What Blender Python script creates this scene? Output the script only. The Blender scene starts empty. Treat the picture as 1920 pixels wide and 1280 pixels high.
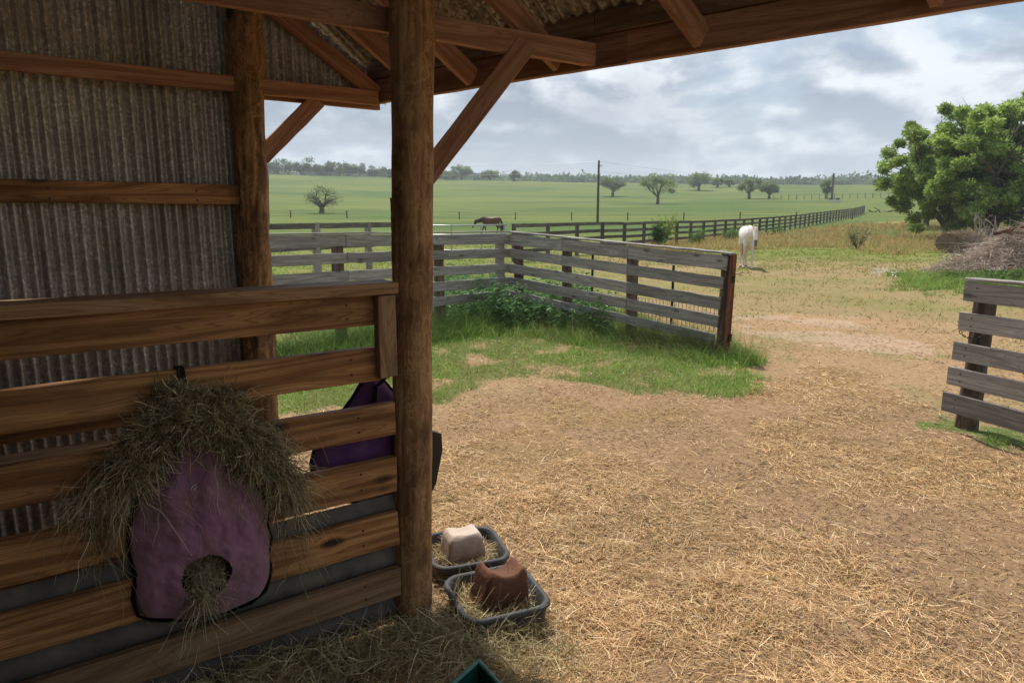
import bpy, math, random
import numpy as np
from math import sin, cos, tan, atan, atan2, radians, pi, sqrt, hypot
from mathutils import Vector, Matrix, Quaternion
SC = bpy.context.scene
random.seed(7)
RNG = np.random.default_rng(11)

# ---------------------------------------------------------------- camera
F = 1280.0; TH = atan(235 / 1280); EYE = 1.8
cam = bpy.data.cameras.new('camera'); co = bpy.data.objects.new('camera', cam)
SC.collection.objects.link(co); SC.camera = co
co.location = (0, 0, EYE); co.rotation_euler = (pi / 2 - TH, 0, 0)
cam.lens = 24.0; cam.sensor_width = 36.0; cam.clip_start = 0.05; cam.clip_end = 6000

# ---------------------------------------------------------------- world, sun, exposure
SUN_ELEV = radians(61); SUN_AZ = atan2(-0.29, 0.957)
wd = bpy.data.worlds.new('World'); SC.world = wd; wd.use_nodes = True

class NT:
    """small node-building helper"""
    def __init__(s, tree): s.t = tree; s.n = tree.nodes; s.l = tree.links
    def node(s, typ, **kw):
        n = s.n.new(typ)
        for k, v in kw.items(): setattr(n, k, v)
        return n
    def put(s, sock, v):
        if v is None: return
        if isinstance(v, bpy.types.NodeSocket): s.l.new(v, sock)
        elif isinstance(v, (tuple, list)):
            v = tuple(v)
            if len(sock.default_value) == 4 and len(v) == 3: v = v + (1,)
            sock.default_value = v
        else: sock.default_value = v
    def math(s, op, a, b=None, c=None, clamp=False):
        n = s.node('ShaderNodeMath', operation=op, use_clamp=clamp)
        s.put(n.inputs[0], a); s.put(n.inputs[1], b); s.put(n.inputs[2], c); return n.outputs[0]
    def mix(s, f, a, b, typ='MIX'):
        n = s.node('ShaderNodeMix', data_type='RGBA', blend_type=typ)
        s.put(n.inputs[0], f); s.put(n.inputs[6], a); s.put(n.inputs[7], b); return n.outputs[2]
    def map(s, vec, scale=(1, 1, 1), loc=(0, 0, 0), rot=(0, 0, 0)):
        n = s.node('ShaderNodeMapping'); s.put(n.inputs[0], vec); n.inputs[3].default_value = scale
        s.put(n.inputs[1], loc); n.inputs[2].default_value = rot; return n.outputs[0]
    def noise(s, vec, scale=5, detail=4, rough=0.5, dist=0, out=0):
        n = s.node('ShaderNodeTexNoise'); s.put(n.inputs['Vector'], vec); n.inputs['Scale'].default_value = scale
        n.inputs['Detail'].default_value = detail; n.inputs['Roughness'].default_value = rough
        n.inputs['Distortion'].default_value = dist; return n.outputs[out]
    def voro(s, vec, scale=5, feature='F1', out=0):
        n = s.node('ShaderNodeTexVoronoi', feature=feature); s.put(n.inputs['Vector'], vec)
        n.inputs['Scale'].default_value = scale; return n.outputs[out]
    def ramp(s, f, stops):
        n = s.node('ShaderNodeValToRGB'); s.put(n.inputs[0], f); e = n.color_ramp.elements
        while len(e) < len(stops): e.new(0.5)
        for q, (p, c) in zip(e, stops):
            q.position = p; q.color = (c, c, c, 1) if isinstance(c, (int, float)) else tuple(c) + (1,)
        return n.outputs[0]
    def vadd(s, a, b):
        n = s.node('ShaderNodeVectorMath', operation='ADD'); s.put(n.inputs[0], a); s.put(n.inputs[1], b); return n.outputs[0]

w = NT(wd.node_tree); w.n.clear()
sky = w.node('ShaderNodeTexSky', sky_type='NISHITA'); sky.sun_disc = False
sky.sun_elevation = SUN_ELEV; sky.sun_rotation = SUN_AZ; sky.air_density = 1.2; sky.dust_density = 2.5
tc = w.node('ShaderNodeTexCoord').outputs['Generated']
sp = w.node('ShaderNodeSeparateXYZ'); w.put(sp.inputs[0], tc)
zz = w.math('ADD', w.math('MAXIMUM', sp.outputs[2], 0.0), 0.4)
cx = w.node('ShaderNodeCombineXYZ')
w.put(cx.inputs[0], w.math('DIVIDE', sp.outputs[0], zz)); w.put(cx.inputs[1], w.math('DIVIDE', sp.outputs[1], zz))
P = w.vadd(cx.outputs[0], (3.1, 1.3, 0.4))
c1 = w.noise(P, 2.1, 8, 0.5, 0.2)
c2 = w.noise(w.vadd(P, (0.015, -0.06, 0.0)), 2.1, 8, 0.5, 0.2)
c3 = w.noise(P, 5.5, 6, 0.6, 0.2)
cover = w.ramp(c1, [(0.33, 0.25), (0.46, 1.0)])
lit = w.ramp(w.math('ADD', w.math('MULTIPLY', w.math('SUBTRACT', c1, c2), 2.8), w.math('MULTIPLY', c3, 0.6)),
             [(0.16, (0.205, 0.24, 0.295)), (0.30, (0.29, 0.33, 0.38)), (0.48, (0.49, 0.52, 0.55))])
deep = w.ramp(w.noise(P, 1.0, 7, 0.55, 0.2), [(0.48, 0.0), (0.60, 0.6)])
lit = w.mix(deep, lit, (0.145, 0.172, 0.215))
skc = w.mix(1.0, sky.outputs[0], (0.062, 0.068, 0.072), 'MULTIPLY')
col = w.mix(cover, skc, lit)
hz = w.ramp(sp.outputs[2], [(0.0, 0.85), (0.17, 0.0)])
col = w.mix(hz, col, (0.36, 0.41, 0.45))
bg = w.node('ShaderNodeBackground'); w.put(bg.inputs[0], col); bg.inputs[1].default_value = 1.0
wo = w.node('ShaderNodeOutputWorld'); w.l.new(bg.outputs[0], wo.inputs[0])

sl = bpy.data.lights.new('sun', 'SUN'); so = bpy.data.objects.new('sun', sl); SC.collection.objects.link(so)
sl.energy = 2.8; sl.angle = radians(1.6); sl.color = (1.0, 0.94, 0.84)
tv = Vector((-sin(SUN_AZ) * cos(SUN_ELEV), -cos(SUN_AZ) * cos(SUN_ELEV), -sin(SUN_ELEV)))
so.rotation_euler = tv.to_track_quat('-Z', 'Y').to_euler()
SC.view_settings.view_transform = 'Standard'; SC.view_settings.look = 'None'
SC.view_settings.gamma = 1; SC.view_settings.use_curve_mapping = False
SC.view_settings.exposure = 0.95
SC.cycles.max_bounces = 8; SC.cycles.diffuse_bounces = 6; SC.cycles.volume_bounces = 0

# ---------------------------------------------------------------- surveying helpers (sight line -> ground / plane)
def ray(px, py):
    u = (px - 960) / F; v = (640 - py) / F
    return (u, cos(TH) + v * sin(TH), v * cos(TH) - sin(TH))
def G(px, py, z=0.0):
    r = ray(px, py); t = (z - EYE) / r[2]; return (r[0] * t, r[1] * t, z)
def D(px, py, Y):
    r = ray(px, py); t = Y / r[1]; return (r[0] * t, Y, EYE + r[2] * t)
def V(px, py, P, d):
    r = ray(px, py); n = (d[1], -d[0]); t = (P[0] * n[0] + P[1] * n[1]) / (r[0] * n[0] + r[1] * n[1])
    return (r[0] * t, r[1] * t, EYE + r[2] * t)
D1 = (.8236, .5671); DN = (-.5671, .8236)      # along the stall wall, and away from it
D2 = (.7679, -.6406)                           # along the eave
PP = (-.445, 2.803); PW = (-1.309, 3.6); PC = (-.75, 3.985)

# ---------------------------------------------------------------- value noise in numpy
def vnoise(x, y, seed=0):
    xi = np.floor(x).astype(np.int64); yi = np.floor(y).astype(np.int64); fx = x - xi; fy = y - yi
    fx = fx * fx * (3 - 2 * fx); fy = fy * fy * (3 - 2 * fy)
    def h(a, b):
        n = (a * 374761393 + b * 668265263 + seed * 1442695041) & 0x7fffffff
        n = ((n ^ (n >> 13)) * 1274126177) & 0x7fffffff
        return ((n ^ (n >> 16)) & 0xffff) / 65535.0
    return (h(xi, yi) * (1 - fx) + h(xi + 1, yi) * fx) * (1 - fy) + (h(xi, yi + 1) * (1 - fx) + h(xi + 1, yi + 1) * fx) * fy
def fbm(x, y, seed=0, o=4):
    x = np.asarray(x, float); y = np.asarray(y, float); a = 0.5; r = 0; s = 0
    for i in range(o):
        r = r + a * vnoise(x, y, seed + i); s += a; x = x * 2.03 + 5.1; y = y * 2.03 + 1.7; a *= 0.5
    return r / s

# terrain: flat yard, then a slow rise to a ridge, wooded beyond
RD = [0, 48, 60, 80, 100, 130, 200, 300, 400, 450, 600, 900, 3500]
RZ = [0, 0, .12, .55, 1.2, 2.2, 6.2, 14.2, 24.0, 26.5, 32.0, 45.0, 58.0]
def hgt(x, y):
    x = np.asarray(x, float); y = np.asarray(y, float)
    d = np.sqrt(x * x + y * y); a = np.degrees(np.arctan2(x, y))
    k = np.interp(a, [-60, -20, -12, 0, 15, 26, 45, 90], [1, 1, .97, .88, .80, .74, .70, .7])
    z = np.interp(d, RD, RZ) * k
    near = np.clip((50 - d) / 30, 0, 1)
    z = z + near * ((fbm(x * .7, y * .7, 3, 3) - .5) * .07 + (fbm(x * 3.5, y * 3.5, 5, 3) - .5) * .06)
    z = z + np.clip((d - 50) / 200, 0, 1) * (fbm(x / 60, y / 60, 9, 3) - .5) * 1.2
    return z
def hz1(x, y): return float(hgt(np.array([x]), np.array([y]))[0])

# ---------------------------------------------------------------- objects
WM = {}
def link(o): SC.collection.objects.link(o); return o
def setw(o, M, parent=None):
    WM[o.name] = M
    if parent is not None:
        o.parent = parent; o.matrix_basis = WM[parent.name].inverted() @ M
    else: o.matrix_basis = M
def tag(o, label=None, cat=None, group=None, kind=None):
    if label: o['label'] = label
    if cat: o['category'] = cat
    if group: o['group'] = group
    if kind: o['kind'] = kind
    return o
def thing(name, label, cat, loc=(0, 0, 0), group=None, rz=0):
    o = link(bpy.data.objects.new(name, None)); o.empty_display_size = .1
    setw(o, Matrix.Translation(loc) @ Matrix.Rotation(rz, 4, 'Z')); return tag(o, label, cat, group)
def mesh_obj(name, V_, F_, mat, parent=None, M=None, smooth=False):
    me = bpy.data.meshes.new(name); me.from_pydata([tuple(v) for v in V_], [], F_); me.materials.append(mat)
    if smooth: me.polygons.foreach_set('use_smooth', [True] * len(me.polygons))
    me.update(); o = link(bpy.data.objects.new(name, me)); setw(o, M or Matrix.Identity(4), parent); return o
def inst(name, me, parent, M):
    o = link(bpy.data.objects.new(name, me)); setw(o, M, parent); return o
def np_mesh(name, V_, Fa, mat, parent=None, M=None, cols=None, smooth=False):
    """V_ (n,3); Fa (m,k) with k 3 or 4; cols per vertex (n,3)"""
    me = bpy.data.meshes.new(name); n = len(V_); m, k = Fa.shape
    me.vertices.add(n); me.vertices.foreach_set('co', np.asarray(V_, np.float32).ravel())
    me.loops.add(m * k); me.loops.foreach_set('vertex_index', Fa.astype(np.int32).ravel())
    me.polygons.add(m); me.polygons.foreach_set('loop_start', (np.arange(m) * k).astype(np.int32))
    me.polygons.foreach_set('loop_total', np.full(m, k, np.int32))
    if smooth: me.polygons.foreach_set('use_smooth', np.ones(m, bool))
    me.update(calc_edges=True)
    if cols is not None:
        at = me.color_attributes.new('cover', 'FLOAT_COLOR', 'POINT')
        c4 = np.ones((n, 4), np.float32); c4[:, :3] = cols; at.data.foreach_set('color', c4.ravel())
    me.materials.append(mat); o = link(bpy.data.objects.new(name, me)); setw(o, M or Matrix.Identity(4), parent); return o

def frame(p0, p1, up=(0, 0, 1)):
    p0 = Vector(p0); p1 = Vector(p1); X = (p1 - p0); L = X.length; X.normalize(); up = Vector(up)
    Y = up.cross(X)
    if Y.length < 1e-4: Y = Vector((0, 1, 0))
    Y.normalize(); Z = X.cross(Y)
    M = Matrix((X, Y, Z)).transposed().to_4x4(); M.translation = (p0 + p1) / 2
    return M, L
def bar_mesh(name, L, t, h, mat, n=6, bev=.003, wob=.0015, seed=0):
    """sawn board along local x: thickness t (y), height h (z), eased edges, slight unevenness"""
    r = random.Random(seed); b = min(bev, t * .3, h * .3); a = t / 2; c = h / 2
    prof = [(-a + b, -c), (a - b, -c), (a, -c + b), (a, c - b), (a - b, c), (-a + b, c), (-a, c - b), (-a, -c + b)]
    vs = []; fs = []
    for i in range(n + 1):
        x = -L / 2 + L * i / n; dy = r.uniform(-wob, wob); dz = r.uniform(-wob, wob)
        for (y, z) in prof: vs.append((x + (r.uniform(-.004, .004) if i in (0, n) and wob > 0 else 0), y + dy + r.uniform(-wob, wob) * .4, z + dz + r.uniform(-wob, wob) * .4))
    for i in range(n):
        for j in range(8):
            k = (j + 1) % 8; fs.append((i * 8 + j, i * 8 + k, (i + 1) * 8 + k, (i + 1) * 8 + j))
    fs = [f[::-1] for f in fs]
    fs.append(tuple(range(8))); fs.append(tuple(n * 8 + j for j in reversed(range(8))))
    me = bpy.data.meshes.new(name); me.from_pydata(vs, [], fs); me.materials.append(mat); me.update(); return me
SEED = [0]
def bar(name, p0, p1, t, h, mat, parent=None, up=(0, 0, 1), n=6, wob=.0015, bev=.003):
    SEED[0] += 1; M, L = frame(p0, p1, up)
    return inst(name, bar_mesh(name, L, t, h, mat, n, bev, wob, SEED[0]), parent, M)
def tube(pts, rad, sides=8, caps=True):
    """tapered tube through pts; rad list of floats or (ra, rb) pairs"""
    vs = []; fs = []; n = len(pts); pts = [Vector(p) for p in pts]; prevN = None
    for i, p in enumerate(pts):
        T = (pts[min(i + 1, n - 1)] - pts[max(i - 1, 0)]).normalized()
        if prevN is None:
            A = Vector((0, 0, 1)) if abs(T.z) < .9 else Vector((0, 1, 0)); N = A.cross(T).normalized()
        else: N = (prevN - T * prevN.dot(T)).normalized()
        prevN = N; B = T.cross(N); ra, rb = rad[i] if isinstance(rad[i], (tuple, list)) else (rad[i], rad[i])
        for k in range(sides):
            a = 2 * pi * k / sides; vs.append(tuple(p + N * (cos(a) * ra) + B * (sin(a) * rb)))
    for i in range(n - 1):
        for k in range(sides):
            q = (k + 1) % sides; fs.append((i * sides + k, i * sides + q, (i + 1) * sides + q, (i + 1) * sides + k))
    if caps: fs.append(tuple(reversed(range(sides)))); fs.append(tuple((n - 1) * sides + k for k in range(sides)))
    return vs, fs
class MB:
    def __init__(s): s.v = []; s.f = []
    def add(s, vf):
        o = len(s.v); s.v += list(vf[0]); s.f += [tuple(i + o for i in f) for f in vf[1]]; return s
    def box(s, c, d, R=None):
        c = Vector(c); vs = []
        for x in (-.5, .5):
            for y in (-.5, .5):
                for z in (-.5, .5):
                    q = Vector((x * d[0], y * d[1], z * d[2])); q = R @ q if R else q; vs.append(tuple(c + q))
        return s.add((vs, [(0, 1, 3, 2), (4, 6, 7, 5), (0, 4, 5, 1), (2, 3, 7, 6), (0, 2, 6, 4), (1, 5, 7, 3)]))
    def build(s, name, mat, parent=None, M=None, smooth=False): return mesh_obj(name, s.v, s.f, mat, parent, M, smooth)

# ---------------------------------------------------------------- materials
def new_mat(name, rough=.8, spec=.3):
    m = bpy.data.materials.new(name); m.use_nodes = True; t = NT(m.node_tree); t.n.clear()
    b = t.node('ShaderNodeBsdfPrincipled'); b.inputs['Roughness'].default_value = rough
    b.inputs['Specular IOR Level'].default_value = spec
    o = t.node('ShaderNodeOutputMaterial'); t.l.new(b.outputs[0], o.inputs[0]); return m, t, b, o
def bump(t, b, h, strength=.4, dist=.01):
    n = t.node('ShaderNodeBump'); n.inputs['Strength'].default_value = strength; n.inputs['Distance'].default_value = dist
    t.put(n.inputs['Height'], h); t.l.new(n.outputs[0], b.inputs['Normal'])
def objcoord(t, k=7.0):
    tc = t.node('ShaderNodeTexCoord').outputs['Object']; oi = t.node('ShaderNodeObjectInfo').outputs['Random']
    c = t.node('ShaderNodeCombineXYZ'); t.put(c.inputs[0], t.math('MULTIPLY', oi, 37.0)); t.put(c.inputs[1], t.math('MULTIPLY', oi, 11.0))
    t.put(c.inputs[2], t.math('MULTIPLY', oi, 23.0)); return t.vadd(tc, c.outputs[0]), tc, oi

def wood(name, light, mid, dark, ring=26, knot=.5, rough=.75, stain=.6, fib=.35, spec=.25, stainc=None, bmp=.35):
    m, t, b, o = new_mat(name, rough, spec); v, raw, rnd = objcoord(t)
    n = t.noise(t.map(v, (.42, 3.4, 6.4)), 1.15, 2, .5, .15)
    wv = t.math('SINE', t.math('MULTIPLY', n, ring * 3.4))
    wv = t.math('ADD', t.math('MULTIPLY', wv, .5), .5)
    g = t.ramp(wv, [(0.0, tuple(a * .55 + b_ * .45 for a, b_ in zip(dark, mid))), (.30, mid), (.8, light)])
    fb = t.noise(t.map(v, (2.2, 120, 120)), 1.6, 4, .7)
    w2 = t.math('SINE', t.math('MULTIPLY', t.math('ADD', n, t.math('MULTIPLY', fb, .006)), ring * 19.0)); g = t.mix(t.ramp(w2, [(.45, 0.0), (.95, .5)]), g, dark)
    g = t.mix(fib, g, t.ramp(fb, [(.3, .0), (.75, 1.0)]), 'SOFT_LIGHT') if False else t.mix(t.ramp(fb, [(.35, fib), (.62, 0.0)]), g, tuple(c * .35 for c in dark))
    st = t.noise(t.map(v, (1.6, 5, 6)), 1.3, 4, .6)
    g = t.mix(t.ramp(st, [(.42, 0.0), (.72, stain)]), g, stainc or tuple(c * .5 for c in dark))
    tone = t.math('ADD', t.math('MULTIPLY', rnd, .5), .75)
    tc = t.node('ShaderNodeCombineColor'); [t.put(tc.inputs[i], tone) for i in range(3)]
    g = t.mix(1.0, g, tc.outputs[0], 'MULTIPLY')
    kd = t.voro(t.map(v, (2.6, 0, 7.0)), 1.0)
    kd = t.math('ADD', kd, t.math('MULTIPLY', t.noise(v, 30, 2), .04))
    g = t.mix(t.ramp(kd, [(.09, knot), (.14, knot * .6), (.20, 0.0)]), g, tuple(c * .22 for c in dark))
    t.l.new(g, b.inputs['Base Color'])
    bump(t, b, t.math('ADD', t.math('MULTIPLY', fb, .7), t.math('MULTIPLY', wv, .15)), bmp, .004); return m
W_IN = wood('treated pine', (.56, .29, .115), (.42, .20, .072), (.18, .075, .028), 17, 1.0, .62, .7)
W_HEAD = wood('rafter pine', (.50, .27, .16), (.42, .21, .12), (.27, .13, .07), 16, .8, .7, .45)
W_PALE = wood('pale weathered plank', (.40, .25, .14), (.33, .20, .11), (.20, .115, .06), 18, .5, .8, .3)
W_GREY = wood('silvered fence board', (.44, .41, .385), (.36, .335, .315), (.25, .23, .215), 12, .7, .9, .4, .6, .15, (.17, .165, .11), .8)
W_FAR = wood('old fence board', (.21, .185, .17), (.165, .145, .135), (.11, .095, .09), 14, .4, .9, .6, .5, .1, (.06, .05, .04), .8)
W_POST = wood('fence post wood', (.24, .18, .145), (.18, .13, .105), (.10, .075, .06), 10, .4, .92, .7, .6, .1, None, .9)
W_RED = wood('red brown post wood', (.26, .115, .065), (.2, .08, .045), (.11, .045, .03), 10, .4, .9, .6, .5, .1, None, .9)

W_CAP = wood('worn cap pine', (.46, .27, .14), (.36, .20, .095), (.22, .11, .05), 17, .8, .6, .4)
def log_mat(name, light, dark, patch):
    m, t, b, o = new_mat(name, .72, .25); v, raw, rnd = objcoord(t)
    f1 = t.noise(t.map(v, (1.3, 26, 26)), 1.5, 5, .62, .3)
    f2 = t.noise(t.map(v, (5, 11, 11)), 1.5, 4, .65, 1.6)
    g = t.ramp(f1, [(.3, dark), (.5, tuple((a + c) / 2 for a, c in zip(light, dark))), (.7, light)])
    g = t.mix(t.ramp(f2, [(.46, 0.0), (.53, .65), (.60, 0.0)]), g, patch)
    st = t.noise(t.map(v, (2.2, 3.5, 3.5)), 1.6, 4, .6)
    g = t.mix(t.ramp(st, [(.45, 0.0), (.7, .8)]), g, tuple(c * .42 for c in dark))
    kn = t.voro(t.map(v, (1.5, 4, 4)), 1.0); g = t.mix(t.ramp(kn, [(.1, .9), (.16, 0.0)]), g, tuple(c * .25 for c in dark))
    t.l.new(g, b.inputs['Base Color']); bump(t, b, t.math('ADD', f1, t.math('MULTIPLY', f2, .6)), .6, .006); return m
LOG = log_mat('peeled log', (.42, .23, .105), (.16, .08, .035), (.56, .33, .15))
LOG2 = log_mat('split bark log', (.36, .20, .09), (.11, .06, .032), (.56, .31, .13))

def galv(name, base, dark, rust, sc=1.0):
    m, t, b, o = new_mat(name, .5, .4); v, raw, rnd = objcoord(t)
    vc = t.node('ShaderNodeTexVoronoi'); t.put(vc.inputs['Vector'], t.map(v, (1.0, 1, .8))); vc.inputs['Scale'].default_value = 95 * sc
    sc_ = t.node('ShaderNodeSeparateColor'); t.put(sc_.inputs[0], vc.outputs['Color'])
    n = t.noise(v, 38 * sc, 4, .7); n2 = t.noise(v, 3.1, 4, .6)
    g = t.ramp(t.math('ADD', t.math('MULTIPLY', sc_.outputs[0], .45), t.math('MULTIPLY', n, .6)), [(.3, dark), (.62, base), (.8, tuple(c * 1.5 for c in base))])
    rn = t.noise(t.map(v, (9, 9, .7)), 1.2, 5, .6); g = t.mix(t.ramp(n2, [(.35, 0.0), (.7, .6)]), g, rust); g = t.mix(t.ramp(rn, [(.5, 0.0), (.72, .55)]), g, tuple(c * .5 for c in rust))
    tn = t.math('ADD', t.math('MULTIPLY', rnd, .55), .7); tcc = t.node('ShaderNodeCombineColor'); [t.put(tcc.inputs[i], tn) for i in range(3)]; g = t.mix(1.0, g, tcc.outputs[0], 'MULTIPLY')
    t.l.new(g, b.inputs['Base Color']); b.inputs['Metallic'].default_value = .25
    t.put(b.inputs['Roughness'], t.ramp(n, [(.3, .28), (.7, .48)])); bump(t, b, n, .12, .002); return m
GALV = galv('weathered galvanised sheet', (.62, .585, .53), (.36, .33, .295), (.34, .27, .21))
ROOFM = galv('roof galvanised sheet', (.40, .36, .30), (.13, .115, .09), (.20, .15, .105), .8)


def plain(name, col, rough=.6, spec=.4, var=.25, scale=8, metal=0, col2=None, bm=.15):
    m, t, b, o = new_mat(name, rough, spec); tc = t.node('ShaderNodeTexCoord').outputs['Object']
    n = t.noise(tc, scale, 5, .6)
    g = t.mix(t.ramp(n, [(.3, 0.0), (.7, 1.0)]), tuple(c * (1 - var) for c in col), col2 or tuple(min(1, c * (1 + var)) for c in col))
    t.l.new(g, b.inputs['Base Color']); b.inputs['Metallic'].default_value = metal
    bump(t, b, t.noise(tc, scale * 6, 3, .6), bm, .002); return m
SKIRT = plain('grey skirt sheet', (.10, .092, .085), .6, .35, .4, 7, .2, (.15, .125, .10))
STEEL = plain('pipe steel', (.42, .43, .44), .4, .5, .15, 4, .6)
TGREEN = plain('green post paint', (.012, .065, .04), .5, .4)
WIRE = plain('rusty wire', (.14, .09, .06), .6, .3, .3, 5, .3)
DARKIRON = plain('dark iron', (.03, .028, .026), .5, .5, .2, 30, .5)
RUBBER = plain('black rubber', (.045, .047, .05), .42, .45, .35, 14, 0, (.085, .085, .085))
SALT = plain('pale salt', (.42, .30, .23), .75, .25, .12, 7, 0, (.60, .47, .39), .5)
MINERAL = plain('red mineral', (.085, .034, .020), .85, .15, .35, 9, 0, (.13, .055, .032), .9)
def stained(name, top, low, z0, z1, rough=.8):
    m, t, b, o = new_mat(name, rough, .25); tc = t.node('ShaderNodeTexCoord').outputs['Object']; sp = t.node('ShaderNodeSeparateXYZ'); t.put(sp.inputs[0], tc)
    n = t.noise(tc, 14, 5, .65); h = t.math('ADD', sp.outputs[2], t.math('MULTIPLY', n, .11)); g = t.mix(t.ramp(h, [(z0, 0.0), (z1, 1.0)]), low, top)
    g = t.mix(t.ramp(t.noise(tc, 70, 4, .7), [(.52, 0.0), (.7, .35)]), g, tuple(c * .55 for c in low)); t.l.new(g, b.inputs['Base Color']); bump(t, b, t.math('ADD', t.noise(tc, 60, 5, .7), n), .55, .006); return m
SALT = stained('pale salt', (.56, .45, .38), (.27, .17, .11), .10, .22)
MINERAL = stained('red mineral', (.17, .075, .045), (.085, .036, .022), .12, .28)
RUBBER = stained('dusty rubber', (.062, .064, .068), (.15, .125, .10), .04, .13, .55)
GREENPL = plain('dark green plastic', (.006, .055, .035), .4, .5, .2, 10)
GREENPL2 = plain('scuffed green plastic', (.03, .15, .10), .45, .5, .3, 22, 0, (.06, .2, .14))
BLACKWEB = plain('black webbing', (.008, .008, .009), .8, .2, .2, 60)
TWINE = plain('twine', (.45, .33, .2), .9, .1)
PALEMET = plain('trough metal', (.62, .62, .60), .6, .3, .15, 2)
BADGE = plain('badge metal', (.22, .2, .19), .45, .5, .1, 30, .4)

def cloth(name, c1, c2):
    m, t, b, o = new_mat(name, .85, .2); tc = t.node('ShaderNodeTexCoord').outputs['Object']
    g = t.mix(t.ramp(t.noise(tc, 6, 4, .6), [(.3, 0.0), (.7, 1.0)]), c1, c2)
    d = t.ramp(t.noise(tc, 9, 6, .75), [(.45, 0.0), (.7, .6)]); g = t.mix(d, g, (.16, .11, .07))
    t.l.new(g, b.inputs['Base Color']); b.inputs['Sheen Weight'].default_value = .25
    wv = t.node('ShaderNodeTexChecker'); t.put(wv.inputs[0], tc); wv.inputs['Scale'].default_value = 700
    bump(t, b, t.math('ADD', t.math('MULTIPLY', t.noise(tc, 22, 4, .6), 1.0), t.math('MULTIPLY', wv.outputs[1], .06)), .35, .006); return m
PURPLE = cloth('faded purple nylon', (.38, .185, .275), (.27, .125, .195))
VIOLET = cloth('deep violet nylon', (.17, .06, .20), (.11, .035, .13))

def leafy(name, mulv=1.0, trans=.35, rough=.7, spec=.15, noise_amt=.25):
    """colour comes from the per-strand 'cover' attribute"""
    m = bpy.data.materials.new(name); m.use_nodes = True; t = NT(m.node_tree); t.n.clear()
    at = t.node('ShaderNodeAttribute', attribute_name='cover').outputs['Color']
    c = t.mix(1.0, at, (mulv,) * 3, 'MULTIPLY')
    b = t.node('ShaderNodeBsdfPrincipled'); t.put(b.inputs['Base Color'], c); b.inputs['Roughness'].default_value = rough
    b.inputs['Specular IOR Level'].default_value = spec
    tr = t.node('ShaderNodeBsdfTranslucent'); t.put(tr.inputs[0], c)
    mx = t.node('ShaderNodeMixShader'); mx.inputs[0].default_value = trans
    t.l.new(b.outputs[0], mx.inputs[1]); t.l.new(tr.outputs[0], mx.inputs[2])
    o = t.node('ShaderNodeOutputMaterial'); t.l.new(mx.outputs[0], o.inputs[0]); return m
STRAWM = leafy('straw', 1.0, .15, .55, .3); GRASSM = leafy('grass blade', 1.0, .35); LEAFM = leafy('leaf', 1.0, .5, .6, .25)
BARK = plain('bark', (.10, .08, .065), .9, .1, .4, 6, 0, None, .9)
TWIG = plain('dead twig', (.33, .29, .26), .9, .1, .2, 8)

def ground_mat():
    m, t, b, o = new_mat('ground cover', .92, .1)
    at = t.node('ShaderNodeAttribute', attribute_name='cover').outputs['Color']
    tc = t.node('ShaderNodeNewGeometry').outputs['Position']
    n1 = t.noise(tc, 1.1, 6, .62); n2 = t.noise(tc, 16, 5, .7); n3 = t.noise(t.map(tc, (.016, .034, 0), (3, 1, 0), (0, 0, .35)), 1.0, 7, .62, .8)
    g = t.mix(t.ramp(n2, [(.34, .55), (.55, 0.0)]), at, t.mix(1.0, at, (.45, .42, .4), 'MULTIPLY'))
    g = t.mix(t.ramp(n2, [(.55, 0.0), (.75, .5)]), g, t.mix(1.0, at, (1.45, 1.4, 1.35), 'MULTIPLY'))
    g = t.mix(t.ramp(n1, [(.35, .35), (.6, 0.0)]), g, t.mix(1.0, at, (.68, .7, .7), 'MULTIPLY'))
    sep = t.node('ShaderNodeSeparateXYZ'); t.put(sep.inputs[0], tc)
    far = t.math('MULTIPLY', t.ramp(t.math('DIVIDE', sep.outputs[1], 400.0), [(.12, 0.0), (.25, 1.0)]), t.ramp(n3, [(.42, 0.0), (.58, .9)]))
    g = t.mix(far, g, t.mix(1.0, at, (1.55, 1.22, 1.15), 'MULTIPLY'))
    far2 = t.math('MULTIPLY', t.ramp(t.math('DIVIDE', sep.outputs[1], 400.0), [(.12, 0.0), (.25, 1.0)]), t.ramp(n3, [(.38, .55), (.48, 0.0)]))
    g = t.mix(far2, g, t.mix(1.0, at, (.68, .85, .75), 'MULTIPLY'))
    t.l.new(g, b.inputs['Base Color']); bump(t, b, t.math('ADD', n2, t.noise(tc, 60, 4, .7)), .6, .03); return m
GROUND = ground_mat()

# ---------------------------------------------------------------- ground-cover map
def poly(pts): return np.array([G(*p)[:2] for p in pts])
def inside(pl, x, y):
    r = np.zeros(x.shape, bool); n = len(pl); j = n - 1
    for i in range(n):
        xi, yi = pl[i]; xj, yj = pl[j]
        c = ((yi > y) != (yj > y)) & (x < (xj - xi) * (y - yi) / ((yj - yi) if yj != yi else 1e-9) + xi); r ^= c; j = i
    return r
def warp(x, y, s, seed=0, f=2.2):
    return x + (fbm(x * f, y * f, 21 + seed, 3) - .5) * s * 2, y + (fbm(x * f, y * f, 47 + seed, 3) - .5) * s * 2
GRASS_P = poly([(300, 620), (300, 800), (520, 790), (640, 768), (760, 775), (830, 778), (900, 752), (945, 722), (1010, 705), (1100, 712),
                (1180, 738), (1290, 742), (1400, 728), (1395, 700), (1375, 672), (1200, 592), (1060, 556), (960, 545), (800, 535), (600, 530), (300, 540)])
LUSH_P = poly([(500, 560), (560, 640), (815, 640), (900, 632), (1000, 640), (1180, 650), (1330, 690), (1370, 680), (1340, 655), (1180, 590), (1060, 552), (960, 540), (815, 545), (600, 545)])
DIRT_P = poly([(1360, 605), (1480, 590), (1640, 600), (1760, 640), (1830, 700), (1720, 745), (1560, 720), (1440, 700), (1385, 690)])
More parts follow.
